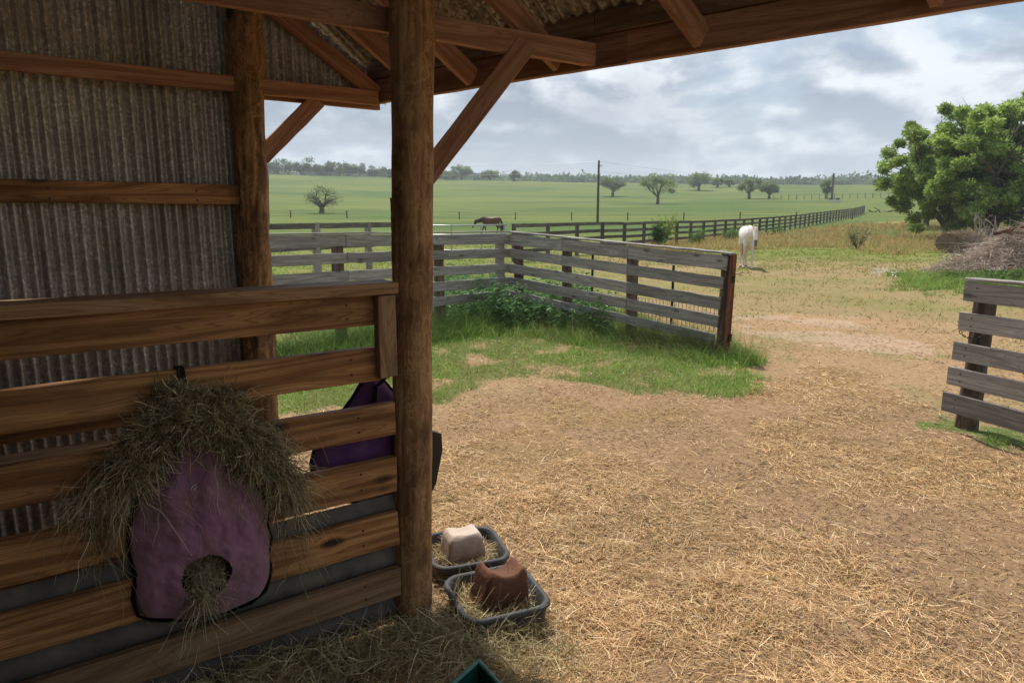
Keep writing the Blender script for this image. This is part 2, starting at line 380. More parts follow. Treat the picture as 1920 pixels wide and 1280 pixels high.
DIRT2_P = poly([(810, 800), (930, 750), (1020, 715), (1180, 745), (1420, 735), (1420, 790), (1250, 830), (1000, 850), (830, 860)])
PALE_P = poly([(1370, 598), (1460, 590), (1620, 592), (1720, 640), (1700, 668), (1540, 650), (1400, 625)])
STRAW_P = poly([(-1500, 1280), (-900, 860), (-200, 800), (300, 810), (640, 790), (820, 815), (930, 765), (1010, 740), (1180, 765), (1330, 762), (1450, 700),
                (1560, 690), (1680, 735), (1790, 800), (1930, 830), (2300, 900), (2900, 1280)])
STRAW_P = np.vstack([STRAW_P, [(30, -5), (0, -12), (-30, -5)]])
TUFT_P = poly([(1700, 782), (1770, 780), (1800, 800), (1900, 800), (1960, 815), (1960, 835), (1850, 828), (1780, 806), (1710, 802)])
GREEN2_P = poly([(1690, 545), (1800, 550), (1990, 562), (2100, 540), (2000, 500), (1850, 512), (1760, 505), (1700, 520)])
GOLD_P = poly([(1130, 470), (1210, 478), (1390, 470), (1560, 470), (1690, 480), (1960, 470), (2200, 460), (2100, 432), (1920, 430), (1700, 428), (1640, 431), (1400, 444), (1230, 452)])
FLOW_P = poly([(1620, 508), (1650, 520), (1730, 520), (1800, 500), (1770, 492), (1700, 500)])
C_DIRT = np.array((.37, .235, .135)); C_PALE = np.array((.50, .37, .28)); C_STR = np.array((.43, .28, .135)); C_GR = np.array((.12, .17, .045))
C_LAWN = np.array((.17, .205, .045)); C_DRY = np.array((.31, .23, .115)); C_GOLD = np.array((.33, .235, .085)); C_FIELD = np.array((.088, .135, .030))
FENCE_L = lambda x, y: y - (11.7 + .98 * (x + .05))      # > 0 beyond the left run of the board fence
FENCE_R = lambda x, y: y - (11.7 - 1.142 * (x + .05))    # > 0 beyond the right run
def cover_cols(x, y):
    n = x.shape[0]; wx, wy = warp(x, y, .35); bx, by = warp(x, y, 2.0, 5, .35)
    c = np.tile(C_FIELD, (n, 1)); d = np.hypot(x, y)
    t = np.clip((70 - d) / 25, 0, 1)[:, None]; c = c * (1 - t) + C_LAWN * t
    dry = np.clip((fbm(bx * .5, by * .5, 70, 4) - .42) * 5, 0, 1) * np.clip((60 - d) / 25, 0, 1)
    side = np.clip((x - (y - 12) * .15) / 2.5, 0, 1) * np.clip((34 - d) / 8, 0, 1)
    fr = (FENCE_L(x, y) < 0) & (FENCE_R(x, y) < 0) & (d < 14); c[fr] = C_DIRT * .9 + C_GR * .1
    m = np.clip(dry * .35 + side * (.6 + .5 * dry), 0, 1)[:, None]; c = c * (1 - m) + C_DRY * m
    def put(pl, col, X=wx, Y=wy, a=1.0):
        k = inside(pl, X, Y); c[k] = c[k] * (1 - a) + np.array(col) * a
    gk = inside(GOLD_P, bx, by); ga_ = np.clip((fbm(x * .16, y * .16, 55, 3) - .40) * 5, 0, 1)[:, None] * np.clip((np.degrees(np.arctan2(x, y)) - 6) / 12, .3, 1)[:, None]; c[gk] = (c * (1 - .85 * ga_) + C_GOLD * .85 * ga_)[gk]
    near = (np.hypot(x, y) < 14) & (FENCE_R(x, y) > 0) & (x > 0)
    k2 = near & (fbm(x * .9, y * .9, 31, 4) > .44); c[k2] = c[k2] * .3 + (C_DIRT * 1.1) * .7
    k3 = inside(DIRT_P, wx, wy) & (fbm(x * 1.4, y * 1.4, 36, 4) > .40); c[k3] = c[k3] * .3 + C_DIRT * 1.05 * .7; kk = inside(PALE_P, bx * .3 + wx * .7, by * .3 + wy * .7) & (fbm(x * 1.1, y * 2.2, 33, 4) > .47); c[kk] = c[kk] * .5 + C_PALE * .5; kg = inside(GREEN2_P, *warp(x, y, 1.5)) & (fbm(x * .9, y * .9, 14, 4) > .42); c[kg] = c[kg] * .45 + np.array((.17, .24, .06)) * .55
    put(DIRT2_P, C_DIRT * .9); gx, gy = warp(x, y, .7, 3, 1.3); kq = inside(GRASS_P, gx, gy) & ((fbm(x * 2.2, y * 2.2, 40, 3) > .36) | inside(LUSH_P, gx, gy)); c[kq] = C_GR * .75 + C_DIRT * .25; put(LUSH_P, C_GR * .7)
    k = inside(STRAW_P, wx, wy); s = fbm(x * 1.3, y * 1.3, 90, 4)[:, None]
    sc = C_DIRT * .85 * (1 - np.clip((s - .40) * 6, 0, 1)) + C_STR * .7 * np.clip((s - .40) * 6, 0, 1); c[k] = sc[k]
    put(TUFT_P, C_GR)
    return c

def build_ground():
    ang = np.concatenate([np.linspace(-180, -50, 40, endpoint=False), np.linspace(-50, 50, 330, endpoint=False), np.linspace(50, 180, 40, endpoint=False)])
    rr = [0.0, .8]
    while rr[-1] < 1500: rr.append(rr[-1] * (1.0165 if rr[-1] < 60 else 1.03))
    rr = np.array(rr); A, R = np.meshgrid(np.radians(ang), rr); x = (R * np.sin(A)).ravel(); y = (R * np.cos(A)).ravel()
    z = hgt(x, y); na = len(ang); nr = len(rr)
    i, j = np.meshgrid(np.arange(nr - 1), np.arange(na), indexing='ij'); j2 = (j + 1) % na
    f = np.stack([i * na + j, (i + 1) * na + j, (i + 1) * na + j2, i * na + j2], -1).reshape(-1, 4)
    o = np_mesh('ground', np.stack([x, y, z], 1), f[:, ::-1], GROUND, cols=cover_cols(x, y), smooth=True)
    tag(o, 'rolling ranch ground, straw and dirt in front turning to green pasture', None, None, 'structure')
build_ground()

# ---------------------------------------------------------------- ribbons (straw, blades, leaves)
def ribbons(name, base, dirs, L, W, cols, mat, parent=None, seg=2, bend=None, side=None, tip=.15, M=None, prism=False, kink=0.0):
    """base (n,3), dirs (n,3) unit, L (n), W (n), bend (n,3) total sideways offset at the tip, quadratic"""
    n = len(base); 
    if bend is None: bend = np.zeros((n, 3))
    if side is None: side = RNG.normal(size=(n, 3))
    s = np.cross(dirs, side); s /= np.linalg.norm(s, axis=1)[:, None] + 1e-9
    u = np.cross(dirs, s)
    pts = []; kk = 0
    for i in range(seg + 1):
        if kink and i: kk = kk + RNG.normal(0, kink, (n, 3)) * (L / seg)[:, None]
        t = i / seg; p = base + dirs * (L * t)[:, None] + bend * (t * t) + kk; wd_ = (W * (1 - (1 - tip) * t))[:, None] / 2
        if prism: pts += [p + s * wd_, p - s * wd_ * .5 + u * wd_ * .87, p - s * wd_ * .5 - u * wd_ * .87]
        else: pts += [p - s * wd_, p + s * wd_]
    k = 3 if prism else 2; Vv = np.stack(pts, 1).reshape(-1, 3); m = k * (seg + 1); o = (np.arange(n) * m)[:, None]; fs = []
    for i in range(seg):
        a = i * k
        if prism:
            for q in range(3): fs.append(np.concatenate([o + a + q, o + a + (q + 1) % 3, o + a + 3 + (q + 1) % 3, o + a + 3 + q], 1))
        else: fs.append(np.concatenate([o + a, o + a + 1, o + a + 3, o + a + 2], 1))
    fs = np.concatenate(fs, 0); cc = np.repeat(cols, m, axis=0)
    ob = np_mesh(name, Vv, fs, mat, parent, M, cols=cc); return ob
def unit(a): return a / (np.linalg.norm(a, axis=1)[:, None] + 1e-9)
def tint(n, cols, wts=None, var=.25):
    cols = np.array(cols); i = RNG.choice(len(cols), n, p=wts); return cols[i] * (1 + RNG.uniform(-var, var, (n, 1)))
def polar(n, a0, a1, r0, r1, p=0):
    a = np.radians(RNG.uniform(a0, a1, n)); u = RNG.random(n)
    r = r0 * (r1 / r0) ** u if p == 0 else (r0 ** p + (r1 ** p - r0 ** p) * u) ** (1 / p)
    return r * np.sin(a), r * np.cos(a), r

STRAW_COLS = [(.56, .36, .17), (.68, .47, .25), (.44, .26, .115), (.25, .14, .065), (.80, .62, .38), (.36, .27, .13)]
def straw_litter():
    N = 420000; x, y, r = polar(N, -42, 44, 1.7, 11.5, -.1)
    wx, wy = warp(x, y, .35); k = inside(STRAW_P, wx, wy)
    loose = (fbm(x * 1.1, y * 1.1, 61, 3) > .47) & (RNG.random(N) < .13) & (y < 10.5) & ~inside(LUSH_P, x, y)
    dens = np.clip((fbm(x * 1.3, y * 1.3, 90, 4) - .41) * 5.5 + .1, .08, 1) * np.clip(1.15 - (r - 4.5) * .12, .35, 1); wx2, wy2 = warp(x, y, 1.1, 9, .9); dens = dens * np.where(inside(DIRT2_P, wx2, wy2), .22, 1); k = (k & (RNG.random(N) < dens)) | loose
    x, y, r = x[k], y[k], r[k]; n = len(x); clump = np.clip((fbm(x * 2.3, y * 2.3, 12, 3) - .42) * 4, 0, 1)
    z = hgt(x, y) + RNG.random(n) ** 2 * (.012 + .05 * clump)
    a = RNG.uniform(0, 2 * pi, n) * .85 + fbm(x * 1.6, y * 1.6, 77, 2) * 9
    el = np.abs(RNG.normal(0, .22, n)) * (.6 + clump)
    d = np.stack([np.cos(a) * np.cos(el), np.sin(a) * np.cos(el), np.sin(el)], 1)
    L = RNG.gamma(2.0, .019, n) + .012; L = np.minimum(L, .2); W = RNG.uniform(.0012, .003, n) * (.8 + .11 * r)
    bend = np.stack([RNG.normal(0, .18, n) * L, RNG.normal(0, .18, n) * L, -np.sin(el) * L * .9], 1)
    base = np.stack([x, y, z + .002], 1) ; side = np.stack([RNG.normal(0, .5, n), RNG.normal(0, .5, n), np.ones(n)], 1)
    cols = tint(n, STRAW_COLS, [.24, .17, .24, .20, .07, .08])
    cols *= (.68 + .85 * fbm(x * 1.1, y * 1.1, 15, 4))[:, None]
    o = ribbons('straw', base, d, L, W, cols, STRAWM, seg=2, kink=.12, bend=bend, side=side, tip=.6)
    tag(o, 'loose golden straw strewn over the trampled yard in the foreground', 'straw', None, 'stuff')
    # chaff, crumbs and specks trodden into the dirt
    N = 170000; x, y, r = polar(N, -40, 44, 1.8, 13, .1); k = ((FENCE_L(x, y) < .1) | (x > 1.5)) & (fbm(x * 2.6, y * 2.6, 66, 3) > RNG.uniform(.2, .75, N)); x, y, r = x[k], y[k], r[k]; n = len(x)
    a = RNG.uniform(0, 2 * pi, n); d = np.stack([np.cos(a), np.sin(a), RNG.normal(.1, .25, n)], 1); L = RNG.uniform(.006, .03, n) * (1 + r * .06)
    o = ribbons('chaff', np.stack([x, y, hgt(x, y) + .004], 1), unit(d), L, RNG.uniform(.0015, .004, n) * (.8 + .13 * r), tint(n, [(.60, .42, .24), (.42, .27, .14), (.16, .10, .06), (.11, .07, .045), (.30, .20, .12), (.74, .6, .42)], [.22, .2, .2, .14, .16, .08]), STRAWM, seg=1, tip=.7)
    tag(o, 'chopped chaff and dark crumbs trodden into the dirt of the yard', 'chaff', None, 'stuff')
    # piled deeper hay along the foot of the stall partition
    N = 26000; t = RNG.uniform(-2.2, .45, N); q = RNG.normal(-.28, .3, N); q = np.where(q > -.02, -np.abs(q) - .02, q)
    x = PP[0] + D1[0] * t + DN[0] * q; y = PP[1] + D1[1] * t + DN[1] * q
    hh = .10 * np.exp(-((q + .12) / .3) ** 2) * (.35 + fbm(t * 3, q * 3, 4, 3) * 1.3)
    z = hgt(x, y) + RNG.random(N) * hh; a = RNG.uniform(0, 2 * pi, N); el = RNG.normal(.15, .4, N)
    d = np.stack([np.cos(a) * np.cos(el), np.sin(a) * np.cos(el), np.sin(el)], 1); L = RNG.uniform(.05, .2, N)
    bend = RNG.normal(0, .25, (N, 3)) * L[:, None]; bend[:, 2] -= L * .25
    o = ribbons('hay_litter', np.stack([x, y, z], 1), d, L, RNG.uniform(.002, .004, N), tint(N, [(.56, .46, .26), (.42, .34, .16), (.36, .34, .16), (.70, .58, .38), (.24, .19, .10)]), STRAWM, seg=3, bend=bend, tip=.5, kink=.3)
    tag(o, 'greenish hay heaped along the foot of the stall partition', 'hay', None, 'stuff')
straw_litter()

def grass():
    # thick sward of the paddock strip before the board fence
    def blades(name, label, x, y, h, w_, cols, lean=.35, seg=2, zoff=0):
        n = len(x); z = hgt(x, y) + zoff; a = RNG.uniform(0, 2 * pi, n); el = np.abs(RNG.normal(0, lean, n))
        d = np.stack([np.cos(a) * np.sin(el), np.sin(a) * np.sin(el), np.cos(el)], 1)
        bend = np.stack([np.cos(a), np.sin(a), -np.ones(n) * .6], 1) * (h * RNG.uniform(.1, .7, n))[:, None]
        o = ribbons(name, np.stack([x, y, z - .01], 1), d, h, w_, cols, GRASSM, seg=seg, bend=bend, tip=.12)
        return tag(o, label, 'grass', None, 'stuff')
    N = 210000; x, y, r = polar(N, -30, 30, 4.0, 13.5, .6); wx, wy = warp(x, y, .35)
    wx, wy = warp(x, y, .7, 3, 1.3); k = (inside(GRASS_P, wx, wy) & ((fbm(x * 2.2, y * 2.2, 40, 3) > RNG.uniform(.24, .54, N)) | inside(LUSH_P, wx, wy)) & (FENCE_L(x, y) < .3)); x, y, r, wx, wy = x[k], y[k], r[k], wx[k], wy[k]; n = len(x)
    lush = inside(LUSH_P, wx, wy); h = RNG.gamma(4, .018, n) * (1 + 1.3 * lush) * (.5 + fbm(x * 2, y * 2, 44, 3))
    cols = tint(n, [(.19, .35, .06), (.27, .45, .09), (.14, .26, .05), (.40, .46, .13), (.52, .46, .22)], [.34, .26, .2, .13, .07])
    pale = fbm(x * .8, y * .8, 46, 3) > .56; cols[pale] = cols[pale] * .55 + np.array((.30, .30, .11)) * .45
    blades('grass', 'bright green grass in front of the silver grey board fence', x, y, h, RNG.uniform(.003, .007, n) * (.6 + .1 * r), cols)
    # tuft at the right-hand post, green patch behind it
    N = 16000; x, y, r = polar(N, 28, 42, 4.6, 6.6, 1); k = inside(TUFT_P, *warp(x, y, .15)); x, y = x[k], y[k]; n = len(x)
    blades('grass', 'low green tuft of grass round the foot of the right fence post', x, y, RNG.gamma(4, .02, n), RNG.uniform(.004, .008, n), tint(n, [(.12, .24, .04), (.18, .3, .06)]))
    N = 90000; x, y, r = polar(N, 26, 50, 12, 26, 1.5); k = inside(GREEN2_P, *warp(x, y, 1.5)) & (fbm(x * .9, y * .9, 14, 4) > RNG.uniform(.25, .6, N)); x, y = x[k], y[k]; n = len(x)
    blades('grass', 'vivid green weedy grass before the brown brush pile', x, y, RNG.gamma(4, .05, n) * (.4 + fbm(x, y, 5, 3)), RNG.uniform(.012, .03, n), tint(n, [(.22, .36, .07), (.28, .42, .10), (.16, .27, .06), (.34, .36, .12)]))
    # pasture tufts beyond the board fence
    N = 150000; x, y, r = polar(N, -28, 42, 8.5, 48, .35); wx, wy = warp(x, y, .35)
    k = ((FENCE_L(x, y) > .2) | ((FENCE_R(x, y) > .2) & (x > 0))) & ~inside(STRAW_P, x, y) & ~inside(DIRT_P, wx, wy) & (fbm(x * 1.3, y * 1.3, 52, 3) > .42)
    right = (x > (y - 12) * .15); k &= (RNG.random(N) < np.where(right & (r < 24), .4, 1))
    x, y, r, right = x[k], y[k], r[k], right[k]; n = len(x)
    cols = tint(n, [(.22, .29, .055), (.29, .33, .08), (.16, .23, .05)]); b = right & (r < 34) & (RNG.random(n) < .78)
    cols[b] = tint(b.sum(), [(.32, .27, .09), (.38, .31, .13), (.24, .25, .08)])
    blades('grass', 'short yellow green pasture grass beyond the board fence', x, y, RNG.gamma(3, .014, n) * (1 + r * .02), (.004 + .0009 * r) * RNG.uniform(.7, 1.4, n), cols, .6)
    # golden seeding grass
    N = 110000; x, y, r = polar(N, 2, 44, 24, 95, .8); k = inside(GOLD_P, *warp(x, y, 2.0, 5, .35)) & (fbm(x * .16, y * .16, 55, 3) > RNG.uniform(.36, .52, N)); x, y, r = x[k], y[k], r[k]; n = len(x)
    cols = tint(n, [(.46, .34, .14), (.52, .37, .17), (.36, .34, .12), (.42, .26, .11), (.28, .31, .10)])
    blades('dry_grass', 'golden seeding grass in a band along the long back fence', x, y, RNG.gamma(5, .07, n) * (.5 + fbm(x * .3, y * .3, 3, 3)), .0012 * r * RNG.uniform(.6, 1.2, n), cols, .3)
    # weeds against the corner of the board fence
    N = 3200; t = RNG.random(N); px = RNG.uniform(815, 1140, N); 
    WP = poly([(815, 552), (815, 610), (900, 622), (1010, 622), (1150, 640), (1140, 606), (1060, 582), (960, 566), (880, 556)])
    bx = RNG.uniform(WP[:, 0].min(), WP[:, 0].max(), N * 4); by = RNG.uniform(WP[:, 1].min(), WP[:, 1].max(), N * 4)
    k = inside(WP, bx, by); bx, by = bx[k][:1500], by[k][:1500]; n0 = len(bx); H = RNG.uniform(.25, .7, n0) * (.5 + fbm(bx * 1.2, by * 1.2, 6, 2))
    per = 34; i = np.repeat(np.arange(n0), per); f = RNG.random(len(i)); a = RNG.uniform(0, 2 * pi, len(i)); rad = .03 + .06 * RNG.random(len(i))
    base = np.stack([bx[i] + np.cos(a) * rad * .3 + f * RNG.normal(0, .1, n0)[i], by[i] + np.sin(a) * rad * .3 + f * RNG.normal(0, .1, n0)[i], hgt(bx, by)[i] + f * H[i]], 1)
    d = unit(np.stack([np.cos(a), np.sin(a), RNG.uniform(-.2, .7, len(i))], 1)); L = RNG.uniform(.04, .11, len(i))
    o = ribbons('weeds', base, d, L, L * .32, tint(len(i), [(.12, .23, .08), (.16, .29, .11), (.22, .36, .16), (.09, .17, .055)]), GRASSM, seg=2, bend=np.stack([0 * L, 0 * L, -L * .4], 1), tip=.1)
    tag(o, 'bushy blue green weeds growing against the fence corner', 'weeds', None, 'stuff')
    # seeding weeds under the right run of the fence
    N = 26000; t = RNG.random(N) ** .8; q = -np.abs(RNG.normal(.0, .35, N)) + .1; x = -.05 + 2.75 * t + q * .75; y = 11.7 - 3.12 * t + q * .66
    h = RNG.gamma(5, .05, N) * (.4 + fbm(x * 2, y * 2, 77, 3) * 1.1) * np.exp(q * 1.4)
    blades('grass', 'taller dark seeding grass under the right run of the board fence', x, y, h, RNG.uniform(.004, .009, N), tint(N, [(.13, .22, .05), (.19, .26, .08), (.28, .27, .11), (.38, .31, .16), (.10, .17, .05)]), .35, 3)
    N = 16000; t = RNG.random(N); q = RNG.random(N) ** 1.3 * .8 + .05; x = -.05 - 3.9 * t + q * .7; y = 11.7 - 3.82 * t - q * .72
    h = RNG.gamma(6, .055, N) * (.6 + fbm(x * 2, y * 2, 71, 3) * .9) * np.exp(-q * .6)
    blades('grass', 'tall green grass along the left run of the board fence, seen between the rails', x, y, h, RNG.uniform(.004, .009, N), tint(N, [(.13, .23, .045), (.19, .30, .07), (.24, .33, .09), (.10, .18, .04)]), .3, 3)
    # white flowers
    N = 9000; x, y, r = polar(N, 24, 40, 16, 25, 1); k = inside(FLOW_P, *warp(x, y, .8)) & (fbm(x * 1.4, y * 1.4, 99, 3) > .48); x, y = x[k], y[k]; n = len(x)
    a = RNG.uniform(0, 2 * pi, n); d = np.stack([np.cos(a), np.sin(a), 0 * a + .4], 1)
    o = ribbons('flowers', np.stack([x, y, hgt(x, y) + RNG.uniform(.04, .2, n)], 1), unit(d), np.full(n, .04), np.full(n, .035), tint(n, [(.75, .75, .72), (.6, .64, .6)], None, .1), GRASSM, seg=1, tip=1)
    tag(o, 'tiny white flowers scattered in the dry grass left of the brush pile', 'flowers', None, 'stuff')
grass()

# ================================================================ pole barn
def on(P0, d, t, off=0.0, z=0.0):
    """point at t along d from P0, moved off metres away from the camera side"""
    return (P0[0] + d[0] * t - d[1] * off, P0[1] + d[1] * t + d[0] * off, z)
def log_mesh(L, r0, r1, crack=None, seed=0, chip=0.0, na=72, nl=90):
    xs = np.linspace(-L / 2, L / 2, nl); an = np.linspace(0, 2 * pi, na, endpoint=False); X, A = np.meshgrid(xs, an, indexing='ij')
    R = r0 + (r1 - r0) * (X + L / 2) / L
    R = R + (fbm(X * 2.2 + 9, np.cos(A) * 1.2 + 3, seed, 3) - .5) * .016 + (fbm(X * 2.5, A * 6, seed + 5, 4) - .5) * .007
    R = R - chip * np.clip((fbm(X * 2.6 + 4, A * 1.1, seed + 9, 3) - .55) * 12, 0, 1) * .012
    if crack is not None:
        c = crack + .05 * np.sin(X * 2.1); dd = np.abs((A - c + pi) % (2 * pi) - pi); R = R - .03 * np.clip(1 - dd / .05, 0, 1) * (X > -L * .12)
    Yc = np.sin(X * 1.3 + seed) * .008; v = np.stack([X, Yc + R * np.cos(A), R * np.sin(A)], -1).reshape(-1, 3)
    i, j = np.meshgrid(np.arange(nl - 1), np.arange(na), indexing='ij'); j2 = (j + 1) % na
    f = np.stack([i * na + j, i * na + j2, (i + 1) * na + j2, (i + 1) * na + j], -1).reshape(-1, 4)
    return v, f[:, ::-1]
def log_post(name, p0, p1, r0, r1, mat, parent, crack=None, seed=0, chip=0):
    M, L = frame(p0, p1); v, f = log_mesh(L, r0, r1, crack, seed, chip); return np_mesh(name, v, f[:, ::-1], mat, parent, M, smooth=True)
def corr_sheet(name, width, length, pitch, depth, mat, parent, M, trim=None):
    """corrugated sheet: x across the ribs, z along them, y out; trim(x) -> (z0, z1) cut line"""
    n = int(round(width / pitch)) * 8; xs = np.linspace(0, width, n + 1); ys = np.cos(xs / pitch * 2 * pi) * depth / 2
    m = 10; vs = np.zeros((m + 1, n + 1, 3))
    for i, (x_, y_) in enumerate(zip(xs, ys)):
        a, b = trim(x_) if trim else (0, length)
        zz_ = np.linspace(a, b, m + 1); vs[:, i, 0] = x_; vs[:, i, 1] = y_ + np.sin(zz_ * 3 + x_) * .0015; vs[:, i, 2] = zz_
    i, j = np.meshgrid(np.arange(m), np.arange(n), indexing='ij'); k = n + 1
    f = np.stack([i * k + j, i * k + j + 1, (i + 1) * k + j + 1, (i + 1) * k + j], -1).reshape(-1, 4)
    return np_mesh(name, vs.reshape(-1, 3), f, mat, parent, M, smooth=True)
def basis(X, Y, Z, o): 
    M = Matrix((Vector(X), Vector(Y), Vector(Z))).transposed().to_4x4(); M.translation = Vector(o); return M

barn = thing('pole_barn', 'open pole barn of round logs, treated pine beams and weathered corrugated metal sheets', 'barn', (PP[0], PP[1], 0))
d13 = (D1[0], D1[1], 0); dn3 = (DN[0], DN[1], 0); d23 = (D2[0], D2[1], 0); up3 = (0, 0, 1)
# centre post and wall post
c0 = G(775, 1165); log_post('log_post', (c0[0], c0[1], -.1), (c0[0] + .075, c0[1] + .03, 3.35), .084, .086, LOG, barn, crack=.35, seed=3)
wa = V(484, 600, on(PW, D1, 0, -.03), D1); wb = V(463, 120, on(PW, D1, 0, -.03), D1)
wt = 3.6 / (wb[2] - wa[2]); wbt = (wa[2]) / (wb[2] - wa[2])
log_post('log_post', (wa[0] - (wb[0] - wa[0]) * (wbt + .03), wa[1] - (wb[1] - wa[1]) * wbt, -.1), (wb[0] + (wb[0] - wa[0]) * .6, wb[1] + (wb[1] - wa[1]) * .6, wb[2] + (wb[2] - wa[2]) * .6), .083, .083, LOG2, barn, seed=8, chip=1.0)
# eave header
EZ = 2.415
e0 = on(PC, D2, -.03); e1 = on(PC, D2, 7.5)
nin = (-.6406, -.7679)
def E(t, z, inn=0.0): return (PC[0] + D2[0] * t + nin[0] * inn, PC[1] + D2[1] * t + nin[1] * inn, z)
bar('header_board', E(-.12, EZ + .062, 0), E(1.6, EZ + .062, 0), .038, .125, W_HEAD, barn, n=12)
bar('header_board', E(1.603, EZ + .062, 0), E(4.4, EZ + .062, 0), .038, .125, W_HEAD, barn, n=12)
bar('nailer_board', E(-.10, EZ + .172, .012), E(1.45, EZ + .172, .012), .04, .09, W_PALE, barn, n=12)
bar('nailer_board', E(1.453, EZ + .172, .012), E(4.4, EZ + .172, .012), .04, .09, W_PALE, barn, n=20)
# rafters (33.5 degrees), ending against the header
RS = tan(radians(33.5)); RUN = 3.6
def rafter(t, h=.12, th=.036):
    a = E(t, EZ + .045, .03); b = (a[0] - D1[0] * RUN, a[1] - D1[1] * RUN, a[2] + RS * RUN)
    return bar('rafter', a, b, th, h, W_HEAD, barn, n=14, wob=.002)
for t in (.03, .40, .755, 1.27, 1.93, 2.70, 3.5, 4.3): rafter(t, .092 if t > .1 else .08)
# far slope rafters, ridge and an added light-blocking back wall close the barn behind the camera
RIDGE = RUN
def roof_pt(t, s, dz=0.0):
    a = E(t, EZ + .17 + dz, -.12 if s == 0 else 0); z = EZ + .17 + dz + RS * (s if s <= RIDGE else 2 * RIDGE - s)
    q = E(t, z, 0); return (q[0] - D1[0] * s, q[1] - D1[1] * s, z)
bar('ridge_board', roof_pt(-.1, RIDGE, -.12), roof_pt(4.4, RIDGE, -.12), .04, .18, W_HEAD, barn)
def roof_sheets():
    t = -.18; sw = .60
    while t < 4.2:
        for sa, sb in ((-.13, RIDGE), (RIDGE, 2 * RIDGE)):
            a = Vector(roof_pt(t, sa)); a.z = EZ + .172 + RS * (sa if sa <= RIDGE * .9 else RIDGE)
            b = Vector(roof_pt(t, sb)); b.z = EZ + .172 + RS * (sb if sb <= RIDGE else 0)
            Zv = b - a; Ln = Zv.length; Zv.normalize(); X = Vector(d23); Y = Zv.cross(X).normalized(); 
            M = basis(X, Y, Zv, a + Y * (-.006 if int(t / sw) % 2 else .003))
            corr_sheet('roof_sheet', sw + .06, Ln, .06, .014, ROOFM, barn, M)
        t += sw
roof_sheets()
# beam across (parallel to the wall) through the centre post to the header
bar('tie_beam', (-2.62, 2.493, 2.80), (.352, 3.064, 2.468), .04, .092, W_HEAD, barn, n=24)
bar('brace', (-.365, 2.925, 1.955), (.06, 3.005, 2.50), .04, .088, W_HEAD, barn)
# wall plate over the opening, its brace
bar('top_plate', on(PW, D1, -3.5, -.045, 2.43), on(PW, D1, .66, -.045, 2.435), .04, .075, W_HEAD, barn, n=20)
bar('fascia_board', on(PW, D1, .02, .03, 2.402), on(PW, D1, .70, .03, 2.402), .03, .035, W_HEAD, barn)
bar('brace', on(PW, D1, .03, -.005, 2.10), on(PW, D1, .335, -.005, 2.40), .035, .085, W_HEAD, barn)
# girts on the wall
bar('girt', on(PW, D1, -4.0, -.02, 1.905), on(PW, D1, -.05, -.02, 1.907), .04, .098, W_IN, barn, n=20)
bar('girt', on(PW, D1, -4.0, -.045, .86), on(PW, D1, -.03, -.045, .86), .04, .098, W_IN, barn, n=20)
bar('girt', on(PW, D1, -4.0, -.045, .10), on(PW, D1, -.03, -.045, .10), .04, .098, W_IN, barn, n=20)
def wall_sheets():
    # full sheets left of the wall post; cut sheets above the opening follow the roof slope
    gx = hypot(E(.0, 0)[0] - PW[0], E(0, 0)[1] - PW[1])
    def roofz(t): return EZ + .16 + RS * max(0, min(gx - t, 2 * RIDGE - (gx - t)))
    M0 = basis(d13, dn3, up3, on(PW, D1, 0, 0.0, 0))
    for k in range(8):
        x0 = .04 - (k + 1) * .6
        M = basis(d13, dn3, up3, on(PW, D1, x0, .055 + (.003 if k % 2 else 0), 0))
        corr_sheet('wall_sheet', .65 if k else .6, 3, .05, .027, GALV, barn, M, trim=lambda x, x0=x0: (.02, roofz(x0 + x) - .01))
    M = basis(d13, dn3, up3, on(PW, D1, -.05, .03, 0)); corr_sheet('wall_sheet', .80, 3, .05, .026, GALV, barn, M, trim=lambda x: (2.42, max(2.44, roofz(x - .05) - .01)))
    # unseen rear wall, added to keep light off the ribs' left flanks
    bk = (PC[0] - D1[0] * 2 * RIDGE, PC[1] - D1[1] * 2 * RIDGE)
    for k in range(7):
        o = (bk[0] + D2[0] * (.6 * k + .2), bk[1] + D2[1] * (.6 * k + .2), 0)
        corr_sheet('wall_sheet', .65, 2.5, .05, .013, GALV, barn, basis(d23, (-D2[1], D2[0], 0), up3, o), trim=lambda x: (.02, 2.56))
    for k in range(5, 11):  # unseen partial end wall, added to strengthen rib shading; open beside the eave
        o = E(4.38, 0); o = (o[0] - D1[0] * (.62 + .6 * k), o[1] - D1[1] * (.62 + .6 * k), 0)
        corr_sheet('wall_sheet', .65, 2.5, .05, .013, GALV, barn, basis(d13, dn3, up3, o), trim=lambda x, k=k: (.02, EZ + .15 + RS * max(.05, min(.62 + .6 * k - x, 2 * RIDGE - (.62 + .6 * k - x)))))
    for k in range(6):
        o = on(PW, D1, -.05 - 5.4 - k * .6, 0, 0)
        corr_sheet('wall_sheet', .65, 2.5, .05, .013, GALV, barn, basis(d13, dn3, up3, o), trim=lambda x, k=k: (.02, roofz(-5.45 - k * .6 + x)))
wall_sheets()
sc_w = MB()
for z in (1.9,):
    for k in range(7): sc_w.add(tube([on(PW, D1, -.3 - k * .6, -.038, z + .02), on(PW, D1, -.3 - k * .6, -.044, z + .02)], [.005, .005], 6)); sc_w.add(tube([on(PW, D1, -.3 - k * .6, -.038, z - .025), on(PW, D1, -.3 - k * .6, -.044, z - .025)], [.005, .005], 6))
sc_w.build('nail_heads', DARKIRON, barn)['kind'] = 'stuff'
